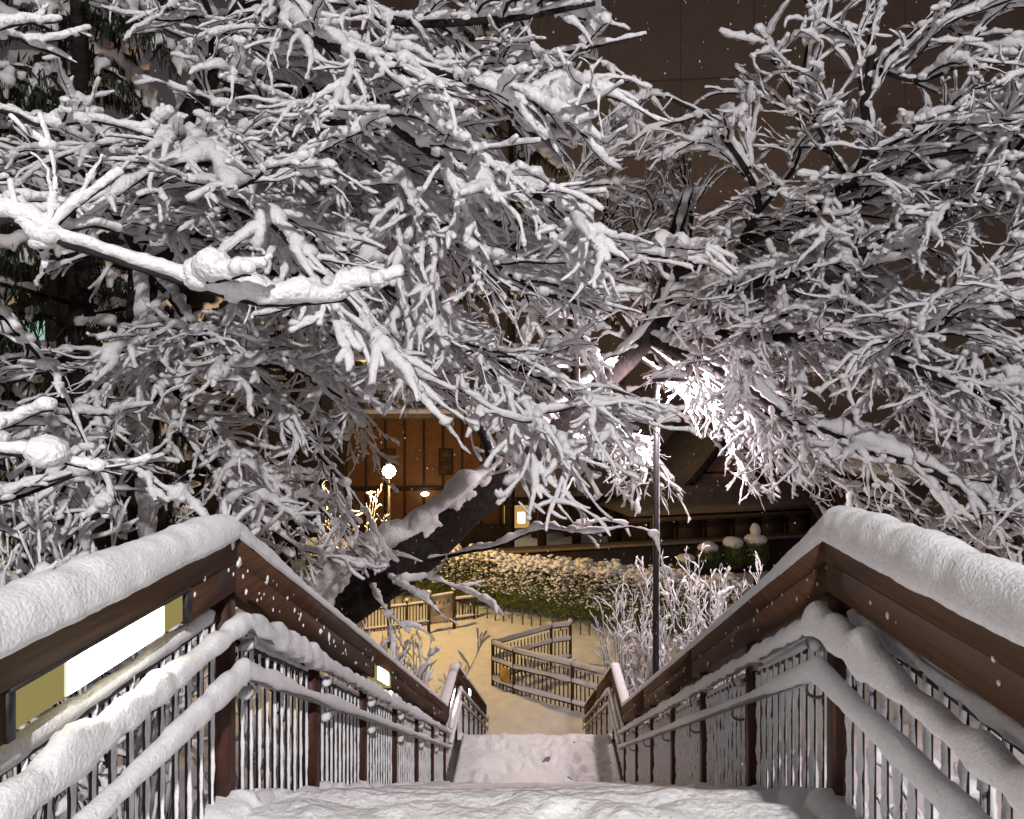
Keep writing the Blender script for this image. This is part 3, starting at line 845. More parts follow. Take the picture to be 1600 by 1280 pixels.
# --- far trees lit by the white lamp
def far_tree(label, limbs, tr, voxel=.045, name='far_tree', h=(.12, .09, .07, .055), dens=(4.6, 4.6, 3.2), length=(1.9, .9, .35), group=None):
    t = Tree(h=h, dens=dens, length=length, rad=(.06, .025, .013, .009))
    C = catmull([W(*p) for p in tr], 24)
    zg = float(terrain(np.array([C[0, 0]]), np.array([C[0, 1]]))[0])
    C[0, 2] = zg - .1
    t.b[0].append((C, np.linspace(.13, .05, 24)))
    for l in limbs: t.limb(l, .08, .02)
    root = thing(name, label, 'tree', C[0], group)
    finish_tree(root, t, voxel, .015, k=(8, 4, 3, 3), ups=(3, 1.6, 1, 1), fine=(7, 5, 4, 4), wind=(.1, -.1, .1))
far_tree('snowy tree behind the lamp post with fine pale pink twigs',
         [[(960, 640, 17), (900, 520, 17), (880, 420, 16.5), (900, 330, 16)], [(970, 600, 17), (1000, 480, 16.5), (980, 380, 16), (1000, 300, 16)],
          [(980, 560, 16), (1010, 470, 15), (1000, 380, 14.5), (1040, 300, 14.2)], [(985, 520, 16), (940, 440, 15), (950, 350, 14.6), (930, 270, 14.4)], [(990, 500, 16), (1050, 430, 15), (1080, 350, 14.6), (1060, 250, 14.4)],
          [(980, 560, 17), (1080, 480, 16.5), (1160, 420, 16), (1240, 400, 16)], [(980, 620, 17), (1100, 560, 16.5), (1240, 540, 16), (1360, 580, 16)],
          [(970, 660, 17), (1120, 640, 16.5), (1260, 660, 16), (1400, 700, 16), (1520, 760, 16)], [(960, 700, 17), (900, 680, 16), (980, 690, 15), (1020, 740, 15)]],
         [(1340, 1010, 18.2), (1300, 840, 18), (1220, 730, 17.6), (1110, 640, 17.2), (1020, 560, 17), (990, 400, 17)])
far_tree('thin snowy tree with pinkish twigs between the left tree and the yellow lamp',
         [[(455, 640, 15), (480, 560, 14.5), (540, 600, 14), (570, 680, 14)], [(450, 600, 15), (440, 500, 14.5), (520, 500, 14), (600, 560, 14)],
          [(455, 680, 15), (380, 620, 14.5), (320, 640, 14)], [(455, 700, 15), (400, 740, 14), (380, 800, 14)]],
         [(440, 990, 15), (450, 800, 15), (455, 640, 15), (470, 480, 15), (480, 350, 15)])

# --- dark drooping evergreen
def evergreen(label, base, z1, seed, nb=34, spread=2.1, dens=1.0, lo=.25):
    random.seed(seed)
    r_ = np.random.default_rng(seed)
    bx, by = base
    z0 = float(terrain(np.array([bx]), np.array([by]))[0]) - .1
    root = thing('evergreen_tree', label, 'tree', (bx, by, z0))
    C = catmull([(bx, by, z0), (bx + .1, by, (z0 + z1) / 2), (bx, by, z1)], 16)
    part('trunk', Geo().tubes(C[None], np.linspace(.24, .05, 16), k=8), 'bark', root, True)
    gb, gl, C_s, S_s = Geo(), Geo(), [], []
    Q0, n0 = [], 0
    VV = []
    for i in range(nb):
        t_ = (i + random.random()) / nb
        z = z0 + (z1 - z0) * (lo + (1 - lo) * t_)
        a = random.uniform(0, 2 * math.pi)
        L = spread * (1.15 - .75 * t_) * random.uniform(.7, 1.1)
        dx, dy = math.cos(a), math.sin(a)
        P = catmull([(bx, by, z), (bx + dx * L * .5, by + dy * L * .5, z + .12), (bx + dx * L, by + dy * L, z - .35 * L)], 10)
        gb.tubes(P[None], np.linspace(.035, .010, 10), k=4)
        m = int(115 * L * dens)
        tt = r_.uniform(.15, 1, m)
        f = tt * 9; k = np.minimum(f.astype(int), 8); u = (f - k)[:, None]
        p = P[k] * (1 - u) + P[k + 1] * u + r_.normal(0, .09, (m, 3)) * (1, 1, .5)
        # hanging scale-leaf sprays: narrow blades
        ln = r_.uniform(.12, .32, m) * (1 if dens >= 1 else 1.9)
        ang = r_.uniform(0, 2 * np.pi, m)
        w = r_.uniform(.008, .018, m) * (1 if dens >= 1 else 2.4)
        side = np.stack([np.cos(ang), np.sin(ang), ang * 0], -1) * w[:, None]
        out = np.stack([r_.normal(0, .06, m), r_.normal(0, .06, m), -ln], -1)
        V = np.stack([p - side * .4, p + side * .4, p + out * .55 + side, p + out, p + out * .55 - side], 1)
        VV.append(V.reshape(-1, 3))
        for s_ in range(int(7 * L)):
            q = random.randint(2, 9)
            C_s.append(P[q] + np.array([random.gauss(0, .12), random.gauss(0, .12), .05]))
            S_s.append((random.uniform(.05, .14), random.uniform(.05, .14), random.uniform(.05, .10)) if dens >= 1 else (random.uniform(.1, .3), random.uniform(.1, .3), random.uniform(.08, .14)))
            if random.random() < .45:
                C_s.append(C_s[-1] + np.array([random.gauss(0, .05), -.05, -.12]))
                S_s.append((.05, .05, random.uniform(.08, .15)))
    V = np.concatenate(VV); m = len(V) // 5
    b = (np.arange(m) * 5)[:, None]
    gl.add(V, b + np.array([[0, 1, 2, 4]]), b + np.array([[4, 2, 3]]))
    part('branches', gb, 'bark', root, True, stuff=True)
    part('foliage', gl, 'needle', root, stuff=True)
    me = remesh(blobs(Geo(), C_s, S_s, 2, .3, seed=seed), 'snow_load', .046 if dens >= 1 else .12, 0, amp=.018 if dens >= 1 else .04)
    part('snow_load', me, None, root, stuff=True)
evergreen('dark evergreen with hanging sprays and patchy snow in the upper left corner', (-6.3, 9.6), 9.5, 5, nb=52, spread=2.5)
evergreen('dark drooping evergreen at the left edge below the nearer branches', (-5.6, 6.4), 3.4, 9, nb=30, spread=1.5)

evergreen('tall dark evergreen far behind the middle of the left tree', (-9.8, 27.5), 19.5, 15, nb=44, spread=4.2, dens=.5, lo=.36)
evergreen('tall dark evergreen far behind, left of the brown building', (-1.2, 31.0), 22.0, 17, nb=44, spread=4.6, dens=.5, lo=.42)
evergreen('tall dark evergreen behind the upper left corner', (-11.5, 17.0), 15.0, 19, nb=44, spread=3.6, dens=.55)
# ------------------------------------------------------------------ shrubs
def shrub(label, base, n, hgt, spread, seed, voxel=.025, h=(.06, .055, .05, .04), lean=(0, 0), dens=(3.2, 3.0, 0), length=(.55, .22, .1), group=None, gain=1.0, name='shrub', grav=0.0, up=.6):
    random.seed(seed)
    bx, by = base
    z0 = float(terrain(np.array([bx]), np.array([by]))[0]) - .05
    t = Tree(h=h, dens=dens, length=length, n=(14, 8, 5, 3), wob=(.1, .2, .25, .25), rad=(.02, .009, .006, .004), up=up, grav=(0, grav + .03, .02, 0))
    for i in range(n):
        a = random.uniform(0, 2 * math.pi); s = spread * random.uniform(.3, 1)
        H = hgt * random.uniform(.7, 1.1)
        p0 = (bx + math.cos(a) * .15, by + math.sin(a) * .15, z0)
        p1 = (bx + math.cos(a) * s * .55 + lean[0] * .4, by + math.sin(a) * s * .55, z0 + H * .5)
        p2 = (bx + math.cos(a) * s + lean[0], by + math.sin(a) * s + lean[1], z0 + H + grav * 6 * s)
        t.limb([p0, p1, p2], .02, .006, world=True, kid_from=.3)
    root = thing(name, label, 'shrub', (bx, by, z0), group)
    for (C, R) in t.b[0]: part('stem', Geo().tubes(C[None], R[None], k=5), 'bark', root, True)
    g = Geo()
    for lev in (1, 2, 3): t.wood(lev, 3, g)
    part('twigs', g, 'bark', root, True, stuff=True)
    part('snow_load', t.snow_geo(gain=gain, bare=.1, ups=(2, 1.6, 1.25, 1.5), fine=(5, 4, 4, 4), webs=False), 'snow', root, True, stuff=True)
shrub('tall shrub with pink lit upright snowy stems right of the lamp post', (3.1, 13.2), 36, 3.5, 1.4, 3, up=.8, gain=.9, dens=(4.2, 4.5, 0), length=(.7, .28, .1))
shrub('upright snowy shrub left of the lamp post above the lower rail', (1.9, 14.4), 24, 3.6, 1.0, 4, up=.8, gain=.9, dens=(4.2, 4.5, 0), length=(.7, .28, .1))
shrub('slender snowy sapling lit yellow just left of the globe lamp', (-5.9, 22.4), 12, 5.0, 1.3, 21, h=(.06, .06, .055, .04), dens=(2.2, 3.0, 0), length=(.9, .4, .1), up=.5)
shrub('low snowy shrub with spreading twigs left of the lower flight', (-2.3, 13.4), 18, 2.4, 1.4, 6, h=(.04, .045, .045, .04), gain=1.0, dens=(4.0, 4.5, 0), length=(.7, .28, .1))
shrub('flat snowy shrub behind the left railing below the leaning trunk', (-2.6, 10.9), 16, 1.7, 1.3, 7, h=(.05, .055, .05, .04), gain=1.2)
shrub('snow packed bush just behind the left railing with hanging stalks', (-2.75, 4.8), 22, 2.7, 1.1, 12, grav=-.05, up=.1, dens=(4.5, 4.5, 0), length=(.6, .26, .1))
shrub('snowy bush at the left edge behind the lamp panel', (-3.7, 5.1), 22, 2.9, 1.1, 13, grav=-.05, up=.1, dens=(4, 4.5, 0), length=(.55, .26, .1))
shrub('snowy bush behind the left railing halfway down the first flight', (-2.5, 6.6), 14, 1.8, 1.1, 14, voxel=.022, up=.3)
shrub('snow laden bush behind the right railing near the viewer', (2.3, 3.4), 10, .9, .8, 15, voxel=.022, h=(.10, .09, .08, .04))

# ------------------------------------------------------------------ hedge beyond the path
def hedge_line(s):
    return catmull([(-9.5, 29.0, 0), (-4.8, 28.2, 0), (-1.5, 26.6, 0), (1.8, 24.9, 0), (4.6, 23.6, 0), (6.4, 22.6, 0)], 200)[np.clip((s * 199).astype(int), 0, 199)]
root = thing('hedge', 'long leafy hedge with snow clumps behind the path, lit yellow', 'hedge', (0, 25.8, GROUND))
N = 26000
s = rng.random(N); c = hedge_line(s)
dpt = rng.normal(0, .42, N)
topn = 2.15 + .35 * (noise3(np.stack([s * 40, s * 0, s * 0], -1), 3) - .5)
zz = rng.uniform(.12, 1, N) ** .8 * topn
P = c + np.stack([dpt * .3, dpt, GROUND + zz], -1)
P[:, 1] -= .35 * (noise3(P * 1.6, 12) - .5)
a1 = rng.normal(0, 1, (N, 3)); a1 /= np.linalg.norm(a1, axis=1, keepdims=True)
a2 = np.cross(a1, rng.normal(0, 1, (N, 3))); a2 /= np.linalg.norm(a2, axis=1, keepdims=True)
sz = rng.uniform(.035, .07, N)[:, None]
V = np.stack([P - a1 * sz, P + a2 * sz * .45, P + a1 * sz, P - a2 * sz * .45], 1).reshape(-1, 3)
g = Geo().add(V, np.arange(N * 4).reshape(-1, 4))
part('foliage', g, 'leaf', root, stuff=True)
core = hedge_line(np.linspace(0, 1, 60)) + np.array([0, .25, GROUND + 1.0])
part('branches', Geo().tubes(core[None], .22, np.full(60, .75)[None], k=8), 'leaf', root)
g = Geo()
N = 2400
s = rng.random(N); c = hedge_line(s)
topn = 2.15 + .35 * (noise3(np.stack([s * 40, s * 0, s * 0], -1), 3) - .5)
C = c + np.stack([rng.normal(0, .12, N), rng.normal(0, .33, N), GROUND + topn + rng.normal(.02, .08, N)], -1)
r0 = rng.uniform(.03, .10, N)
blobs(g, C, np.stack([r0 * 1.5, r0 * 1.3, r0 * .8], -1), 1, .45)
N = 4200
s = rng.random(N); c = hedge_line(s)
zf = rng.uniform(.2, 1, N) ** .55
C = c + np.stack([rng.normal(0, .1, N), -.42 + rng.normal(0, .2, N), GROUND + zf * 2.2], -1)
C[:, 1] -= .35 * (noise3(C * 1.6, 12) - .5)
r0 = rng.uniform(.018, .055, N) * (.5 + .7 * zf)
blobs(g, C, np.stack([r0 * 1.3, r0 * 1.2, r0 * .75], -1), 1, .3)
part('snow_clumps', g, 'snow', root, True, stuff=True)
for k in range(46):
    p = hedge_line(np.array([(k + .5) / 46]))[0]
    part('stake', Geo().tubes(np.array([[(0, 0, 0), (0, 0, .3), (0, 0, .6)]]), .025, k=6), 'bamboo', root, True, at=(p[0], p[1] - .75, GROUND - .05))

# ------------------------------------------------------------------ fences and sign on the path
def picket_fence(label, pts, h, rails, step, group=None, name='fence', post_h=None, mat='timber', snow_h=.05, extra=None):
    """pts: corner points on the ground"""
    root = thing(name, label, 'fence', (pts[0][0], pts[0][1], GROUND), group)
    seen = set()
    pm = Geo().box(-.018, .018, -.010, .010, -.05, h).mesh('picket', mat)
    for (a, b) in zip(pts[:-1], pts[1:]):
        a, b = np.array(a, float), np.array(b, float)
        L = np.linalg.norm(b - a); n = max(2, int(L / step))
        for rz in rails:
            A = np.array([a[0], a[1], GROUND + rz]); B = np.array([b[0], b[1], GROUND + rz])
            r_ = part('rail', Geo().beam(A, B, .045, .05), mat, root)
            Pp = np.linspace(A + (0, 0, .03), B + (0, 0, .03), max(8, int(L / .05)))
            T = (B - A) / L
            sg = Geo().tubes((Pp + np.array([0, 0, snow_h * .45]))[None], (.05 * (.8 + .4 * noise3(Pp * 4, 4)))[None], (snow_h * (.6 + .7 * noise3(Pp * 3, 5)))[None], k=8)
            part('snow_cap', sg, 'snow', r_, True)
        for j in range(1, n):
            p = a + (b - a) * j / n
            part('picket', pm, None, root, at=(p[0], p[1], GROUND + .06))
        for p in ([a] if tuple(a) not in seen else []) + [b]:
            seen.add(tuple(p))
            hp = post_h or h + .15
            ps = part('post', Geo().box(-.045, .045, -.045, .045, -.1, hp), mat, root, at=(p[0], p[1], GROUND))
            part('snow_cap', blobs(Geo(), [(0, 0, hp + .035)], [(.075, .075, .06)], 3, .1), 'snow', ps, True, at=(p[0], p[1], GROUND))
    return root
fA, fA2, fB, fC = (-1.24, 20.1), (-.62, 19.5), (.62, 21.6), (1.0, 21.7)
en = picket_fence('low picket fence enclosure with snow on its rails standing in the path', [(1.05, 21.75), (.45, 21.5), fA, fA2, (.95, 18.55), (1.9, 17.9)], 1.0, (.16, .72, 1.16), .125, post_h=1.26, snow_h=.085)
part('plaque', Geo().beam((-1.02, 19.82, GROUND + .45), (-.74, 19.545, GROUND + .45), .02, .42), 'plate', en)
picket_fence('dark low fence running left and right of the white notice board', [(-6.6, 24.2), (-4.6, 25.0), (-2.3, 26.0)], .78, (.10, .78), .11, post_h=.95, snow_h=.05)
picket_fence('dark fence at the far left below the snowy hedge top', [(-12.5, 27.0), (-9.3, 27.3), (-6.8, 27.6)], .8, (.12, .8), .14, post_h=.95)

sb = thing('notice_board', 'pale notice board with dark characters on two dark posts', 'sign', (-3.3, 24.7, GROUND))
sa, sc_ = np.array([-3.72, 24.35, GROUND]), np.array([-2.9, 24.85, GROUND])
for p in (sa, sc_):
    q = part('post', Geo().box(-.05, .05, -.05, .05, -.1, 1.38), 'timber', sb, at=p)
    part('snow_cap', blobs(Geo(), [(0, 0, 1.44)], [(.10, .10, .08)], 3, .1), 'snow', q, True, at=p)
u = (sc_ - sa) / np.linalg.norm(sc_ - sa); nrm = np.array([u[1], -u[0], 0])
bd = part('board', Geo().beam(sa + u * .055 + (0, 0, .82), sc_ - u * .055 + (0, 0, .82), .03, .92), 'board', sb)
g = Geo().tubes(np.linspace(sa + u * .05 + (0, 0, 1.30), sc_ - u * .05 + (0, 0, 1.30), 14)[None], .05, np.full((1, 14), .04), k=8)
part('snow_cap', g, 'snow', bd, True)
# brush characters and lines of small text: strokes on the face
def stroke(a, b, w, gg):
    A = sa + u * a[0] + (0, 0, a[1]) + nrm * .018; B = sa + u * b[0] + (0, 0, b[1]) + nrm * .018
    gg.beam(A, B, .004, w)
g = Geo()
for k, cx in enumerate((.22, .42, .56, .72)):
    cz = 1.0 + .04 * (k % 2)
    sset = [((-.05, .05), (.05, .06)), ((-.06, -.0), (.06, .01)), ((.0, .09), (-.005, -.08)), ((-.01, .0), (-.06, -.08)), ((.01, .0), (.06, -.07))]
    if k in (1, 2): sset = sset[1:4]
    for (a, b) in sset:
        stroke((cx + a[0] * .9, cz + a[1] * .9), (cx + b[0] * .9, cz + b[1] * .9 + .001), .018, g)
for k in range(4):
    stroke((.2, .78 - .06 * k), (.62 - .06 * (k % 2), .785 - .06 * k), .012, g)
stroke((.15, .80), (.152, .58), .012, g)
part('lettering', g, 'ink', bd)

# ------------------------------------------------------------------ street lamps
def point_light(name, loc, power, col, size, parent):
    L = bpy.data.lights.new(name, 'POINT')
    L.energy = power; L.color = col; L.shadow_soft_size = size
    return link(name, L, parent, loc)

def lathe(prof, k=20):
    """prof: (r,z) list"""
    a = np.arange(k) / k * 2 * np.pi
    V = np.array([[(r * math.cos(t_), r * math.sin(t_), z) for t_ in a] for r, z in prof])
    n = len(prof); i = np.arange(n * k).reshape(n, k)
    q = np.stack([i[:-1], np.roll(i[:-1], -1, 1), np.roll(i[1:], -1, 1), i[1:]], -1).reshape(-1, 4)
    return Geo().add(V.reshape(-1, 3), q)

def street_lamp(label, base, top, head_r, bulb, power, col, pole_r, head_dx=0.0, drop=.16, snow=True):
    bx, by, bz = base
    root = thing('street_lamp', label, 'lamp', base, 'street lamps')
    part('pole', Geo().tubes(np.array([[(bx, by, bz - .1), (bx, by, (bz + top) / 2), (bx, by, top)]]), [[pole_r * 1.1, pole_r, pole_r * .85]], k=12), 'iron', root, True)
    hx = bx + head_dx
    if head_dx: part('arm', Geo().tubes(catmull([(bx, by, top - .15), (bx + head_dx * .4, by, top), (hx, by, top + .02)], 8)[None], pole_r * .5, k=8), 'iron', root, True)
    hd = part('head', lathe([(.001, .14), (head_r * .45, .12), (head_r * .92, .05), (head_r, .0), (head_r * .93, .0), (head_r * .5, .06), (.001, .07)]), 'iron', root, True, at=(hx, by, top))
    part('bulb', lathe([(.001, .06), (head_r * .22, .04), (head_r * .26, -.02), (head_r * .15, -.07), (.001, -.08)], 14), bulb, hd, True, at=(hx, by, top))
    part('snow_cap', blobs(Geo(), [(0, 0, .13)], [(head_r * 1.0, head_r * 1.0, .12)], 3, .08), 'snow', hd, True, at=(hx, by, top))
    point_light('lamp_light', (hx, by, top - drop), power, col, head_r * .6, root)
    return root

zg = float(terrain(np.array([2.04]), np.array([12.0]))[0])
lw = street_lamp('tall dark post with a white lamp among the branches right of the landing', (2.04, 12.0, zg), 1.80, .30, 'bulb_white', WHITE_POWER, (1.0, .81, .84), .055, head_dx=.22)
# wet snow stuck to one side of the post
zz = np.linspace(zg + .2, 1.6, 220)
Pp = np.stack([2.04 + .048 + zz * 0, 12 - .02 + zz * 0, zz], -1)
part('snow_crust', Geo().tubes(Pp[None], (.004 + .016 * noise3(Pp * 14, 4))[None], k=5), 'snow', lw, True)
yb = (-4.81, 23.0, GROUND); yt = -1.0
yl = thing('street_lamp', 'yellow glowing globe lamp on a thin post beyond the leaning trunk', 'lamp', yb, 'street lamps')
part('pole', Geo().tubes(np.array([[(yb[0], yb[1], GROUND - .1), (yb[0], yb[1], -4), (yb[0], yb[1], yt - .2)]]), [[.06, .05, .04]], k=10), 'iron', yl, True)
part('collar', lathe([(.05, -.24), (.10, -.2), (.09, -.16), (.05, -.15)]), 'iron', yl, True, at=(yb[0], yb[1], yt))
part('globe', Geo().add(ICO2[0] * GLOBE_R, None, ICO2[1]), 'bulb_yellow', yl, True, at=(yb[0], yb[1], yt + .04))
part('cap', lathe([(.001, .37), (.06, .35), (.11, .30), (.001, .29)]), 'iron', yl, True, at=(yb[0], yb[1], yt))
street_lamp('street lamp on the deck behind the viewer, lighting the near branches', (KEY_POS[0], KEY_POS[1], -.75), KEY_POS[2], .3, 'bulb_white', KEY_POWER, (1.0, .965, .95), .07)

# ------------------------------------------------------------------ buildings behind
def rot_pts(V, c, ang):
    V = np.asarray(V, float); ca, sa_ = math.cos(ang), math.sin(ang)
    x, y = V[:, 0] * ca - V[:, 1] * sa_, V[:, 0] * sa_ + V[:, 1] * ca
    return np.stack([x + c[0], y + c[1], V[:, 2] + c[2]], -1)
def rgeo(c, ang, fn):
    g = Geo(); fn(g)
    g.v = [rot_pts(v, c, ang).astype(np.float32) for v in g.v]
    return g

# tall brown block at the right
bc = (22.0, 58.0, GROUND); ba = math.radians(-6)
bb = thing('apartment_block', 'tall plain brown building wall filling the upper right background', 'building', bc)
part('wall', rgeo(bc, ba, lambda g: g.box(-48, 26, 0, 12, 0, 46)), 'brownwall', bb)
for zf in (11.5, 23.5, 34.5):
    part('joint_band', rgeo(bc, ba, lambda g: g.box(-48.05, 26.05, -.05, .0, zf, zf + .12)), 'brownwall2', bb)
for k in range(12):
    xx = -46 + k * 6.0
    part('joint_band', rgeo(bc, ba, lambda g: g.box(xx, xx + .07, -.045, .0, 0, 45.9)), 'brownwall2', bb)
part('recess', rgeo(bc, ba, lambda g: g.box(6.2, 9.6, -.06, .02, 24.2, 31.5)), 'brownwall2', bb)
part('recess', rgeo(bc, ba, lambda g: g.box(-12.0, -8.6, -.06, .02, 12.2, 20.5)), 'brownwall2', bb)
# low panelled building at the right edge
bc = (21.5, 31.0, GROUND); ba = math.radians(12)
bl = thing('annex_building', 'low brown panelled building behind the thick snow of the right railing', 'building', bc)
part('wall', rgeo(bc, ba, lambda g: g.box(-6.5, 12, 0, 6, 0, 4.6)), 'timber', bl)
for k in range(12):
    part('wall_panel', rgeo(bc, ba, lambda g: g.box(-6.45 + k * 1.5, -6.45 + k * 1.5 + 1.44, -.06, 0, .2, 4.3)), 'plank_dim', bl)
rf = part('roof', rgeo(bc, ba, lambda g: g.box(-7, 12.5, -.6, 6.5, 4.6, 4.85)), 'roof', bl)
part('snow_cap', rgeo(bc, ba, lambda g: g.box(-7, 12.5, -.62, 6.5, 4.85, 5.05)), 'snow', rf)

# temple hall with a gable
def hall(label, c, ang, w, dpt, hw, hr, over, name='temple_hall'):
    root = thing(name, label, 'building', c)
    part('wall', rgeo(c, ang, lambda g: g.box(-w / 2, w / 2, -dpt / 2, dpt / 2, 0, hw)), 'timber', root)
    for k in range(7):
        x = -w / 2 + w * k / 6
        part('column', rgeo(c, ang, lambda g: g.box(x - .1, x + .1, -dpt / 2 - .08, -dpt / 2, 0, hw)), 'timber', root)
    for k in range(6):
        x = -w / 2 + w * (k + .5) / 6
        part('wall_panel', rgeo(c, ang, lambda g: g.box(x - w / 12 + .14, x + w / 12 - .14, -dpt / 2 - .03, -dpt / 2, hw * .35, hw * .9)), 'plank_dim', root)
    # lower skirt roof, curved
    W2, D2 = w / 2 + over, dpt / 2 + over
    prof = [(1.0, hw - .15), (.82, hw + .12 * hr), (.66, hw + .30 * hr), (.55, hw + .46 * hr)]
    V = []
    for f_, z in prof: V += [(-W2 * f_, -D2 * f_, z + (.25 if f_ == 1 else 0)), (W2 * f_, -D2 * f_, z + (.25 if f_ == 1 else 0)), (W2 * f_, D2 * f_, z), (-W2 * f_, D2 * f_, z)]
    def sk(g):
        Q = []
        for i in range(3):
            for j in range(4): Q.append((i * 4 + j, i * 4 + (j + 1) % 4, i * 4 + 4 + (j + 1) % 4, i * 4 + 4 + j))
        Q.append((3, 2, 1, 0))
        g.add(V, Q)
    rf = part('roof', rgeo(c, ang, sk), 'roof', root)
    part('eave', rgeo(c, ang, lambda g: g.box(-W2, W2, -D2 - .05, -D2 + .05, hw - .2, hw + .0)), 'plank_dim', rf)
    # upper gable facing the viewer, with concave slopes
    gw, z0, z1 = 2.7, hw + .28 * hr, hw + hr + .35
    us = np.linspace(-1, 1, 17)
    prof = [(gw * t_, z0 + (z1 - z0) * (1 - abs(t_)) ** 1.25) for t_ in us]
    def gab(g):
        V = [(x, -D2 * .60, z) for x, z in prof] + [(x, D2 * .6, z) for x, z in prof] + [(x, -D2 * .60, z + .16) for x, z in prof] + [(x, D2 * .6, z + .16) for x, z in prof]
        Q = []
        for i in range(16):
            Q += [(i, i + 1, 18 + i, 17 + i), (34 + i, 51 + i, 52 + i, 35 + i), (i, 34 + i, 35 + i, i + 1), (17 + i, 18 + i, 52 + i, 51 + i)]
        g.add(V, Q)
    gr = part('gable_roof', rgeo(c, ang, gab), 'roof', root)
    for sg in (-1, 1):
        def brg(g):
            pp = [(x, z) for x, z in prof if x * sg >= -1e-6]
            pp.sort(key=lambda q: abs(q[0]))
            for (xa, za), (xb, zb) in zip(pp[:-1], pp[1:]):
                g.beam((xa, -D2 * .60 - .06, za - .06), (xb, -D2 * .60 - .06, zb - .06), .1, .34)
        part('bargeboard', rgeo(c, ang, brg), 'darkwall', gr)
    def gface(g):
        V = [(x * .97, -D2 * .52, z) for x, z in prof] + [(x * .97, -D2 * .52, z0 - .1) for x, z in prof]
        g.add(V, [(17 + i, 18 + i, i + 1, i) for i in range(16)])
    gf = part('gable_face', rgeo(c, ang, gface), 'brownwall2', root)
    for t_ in (.22, .5):
        part('gable_beam', rgeo(c, ang, lambda g: g.box(-gw * (1 - t_) * .8, gw * (1 - t_) * .8, -D2 * .52 - .06, -D2 * .52, z0 + (z1 - z0) * t_ * .55, z0 + (z1 - z0) * t_ * .55 + .12)), 'timber', gf)
    part('ridge', rgeo(c, ang, lambda g: g.box(-.16, .16, -D2 * .62, D2 * .62, z1 + .05, z1 + .45)), 'roof', root)
    return root
hall('dim temple hall with a curved gable roof behind the lamp post', (9.3, 40.0, GROUND), math.radians(14), 9.5, 7.0, 2.3, 3.4, 1.5)

# boundary wall with a coping in front of the hall
bc = (0, 0, 0)
w0, w1 = W(700, 895, 29.5), W(1320, 805, 34.0)
w0[2] = w1[2] = GROUND
bw = thing('boundary_wall', 'dark boundary wall with a pale coping in front of the temple hall', 'wall', w0)
part('wall', Geo().beam(w0 + (0, 0, .75), w1 + (0, 0, .75), .25, 1.5), 'darkwall', bw)
part('coping', Geo().beam(w0 + (0, 0, 1.56), w1 + (0, 0, 1.56), .5, .12), 'plaster', bw)
part('snow_cap', Geo().beam(w0 + (0, 0, 1.645), w1 + (0, 0, 1.645), .46, .05), 'plank_dim', bw)

# clipped round bushes with snow hats
for k, (x, y, D, r) in enumerate(((1072, 888, 27.6, .42), (1106, 872, 28.0, .48), (1145, 865, 28.4, .50), (1180, 862, 28.6, .55))):
    c = W(x, y, D)
    root = thing('round_bush', ['smallest clipped round bush with a snow hat, nearest the lamp post', 'second clipped round bush from the lamp post with a snow hat', 'third clipped round bush from the lamp post with a snow hat', 'largest clipped round bush, with a tall snow hat, nearest the right railing'][k], 'bush', (c[0], c[1], GROUND), 'clipped round bushes')
    part('stem', Geo().tubes(np.array([[(c[0], c[1], GROUND - .05), (c[0], c[1], c[2] - r * .5), (c[0], c[1], c[2])]]), .07, k=6), 'bark', root, True)
    n = 2600
    d = rng.normal(0, 1, (n, 3)); d /= np.linalg.norm(d, axis=1, keepdims=True)
    P = c + d * r * rng.uniform(.82, 1.05, (n, 1)) * (1, 1, 1.25)
    a1 = rng.normal(0, 1, (n, 3)); a1 /= np.linalg.norm(a1, axis=1, keepdims=True)
    a2 = np.cross(a1, d); s_ = .045
    V = np.stack([P - a1 * s_, P + a2 * s_ * .5, P + a1 * s_, P - a2 * s_ * .5], 1).reshape(-1, 3)
    part('foliage', Geo().add(V, np.arange(n * 4).reshape(-1, 4)), 'leaf', root, stuff=True)
    gh = blobs(Geo(), [c + (0, 0, r * .88)], [(r * .80, r * .80, r * .48)], 3, .16)
    if k == 3: blobs(gh, [c + (0, 0, r * 1.55)], [(r * .38, r * .38, r * .55)], 3, .1)
    part('snow_hat', gh, 'snow', root, True)

# ochre building behind the yellow lamp
bc = (-5.0, 37.0, GROUND); ba = math.radians(4)
ob = thing('ochre_building', 'ochre walled building glowing orange behind the yellow lamp', 'building', bc)
part('wall', rgeo(bc, ba, lambda g: g.box(-5, 3.3, 0, 5, 0, 7)), 'orange', ob)
part('base_band', rgeo(bc, ba, lambda g: g.box(-5.05, 3.35, -.08, 0, 0, 1.4)), 'timber', ob)
part('floor_band', rgeo(bc, ba, lambda g: g.box(-5.05, 3.35, -.08, 0, 3.2, 3.45)), 'timber', ob)
for k in range(9):
    xx = -4.9 + k * 1.0
    part('wall_post', rgeo(bc, ba, lambda g: g.box(xx - .06, xx + .06, -.07, 0, 1.42, 6.9)), 'timber', ob)
for xx in (-2.75, .25):
    wdw = part('window', rgeo(bc, ba, lambda g: g.box(xx - .38, xx + .38, -.06, 0, 4.0, 5.4)), 'timber', ob)
    for zz_ in (4.06, 4.73):
        part('pane', rgeo(bc, ba, lambda g: g.box(xx - .32, xx + .32, -.09, -.06, zz_, zz_ + .61)), 'orange_dim', wdw)
rf = part('roof', rgeo(bc, ba, lambda g: g.box(-5.6, 3.9, -.8, 5.6, 7, 7.25)), 'roof', ob)
part('snow_cap', rgeo(bc, ba, lambda g: g.box(-5.6, 3.9, -.82, 5.6, 7.25, 7.45)), 'snow', rf)
part('lamp', blobs(Geo(), [W(664, 772, 36.6)], [(.22, .1, .12)], 2, .1), 'window_white', ob)

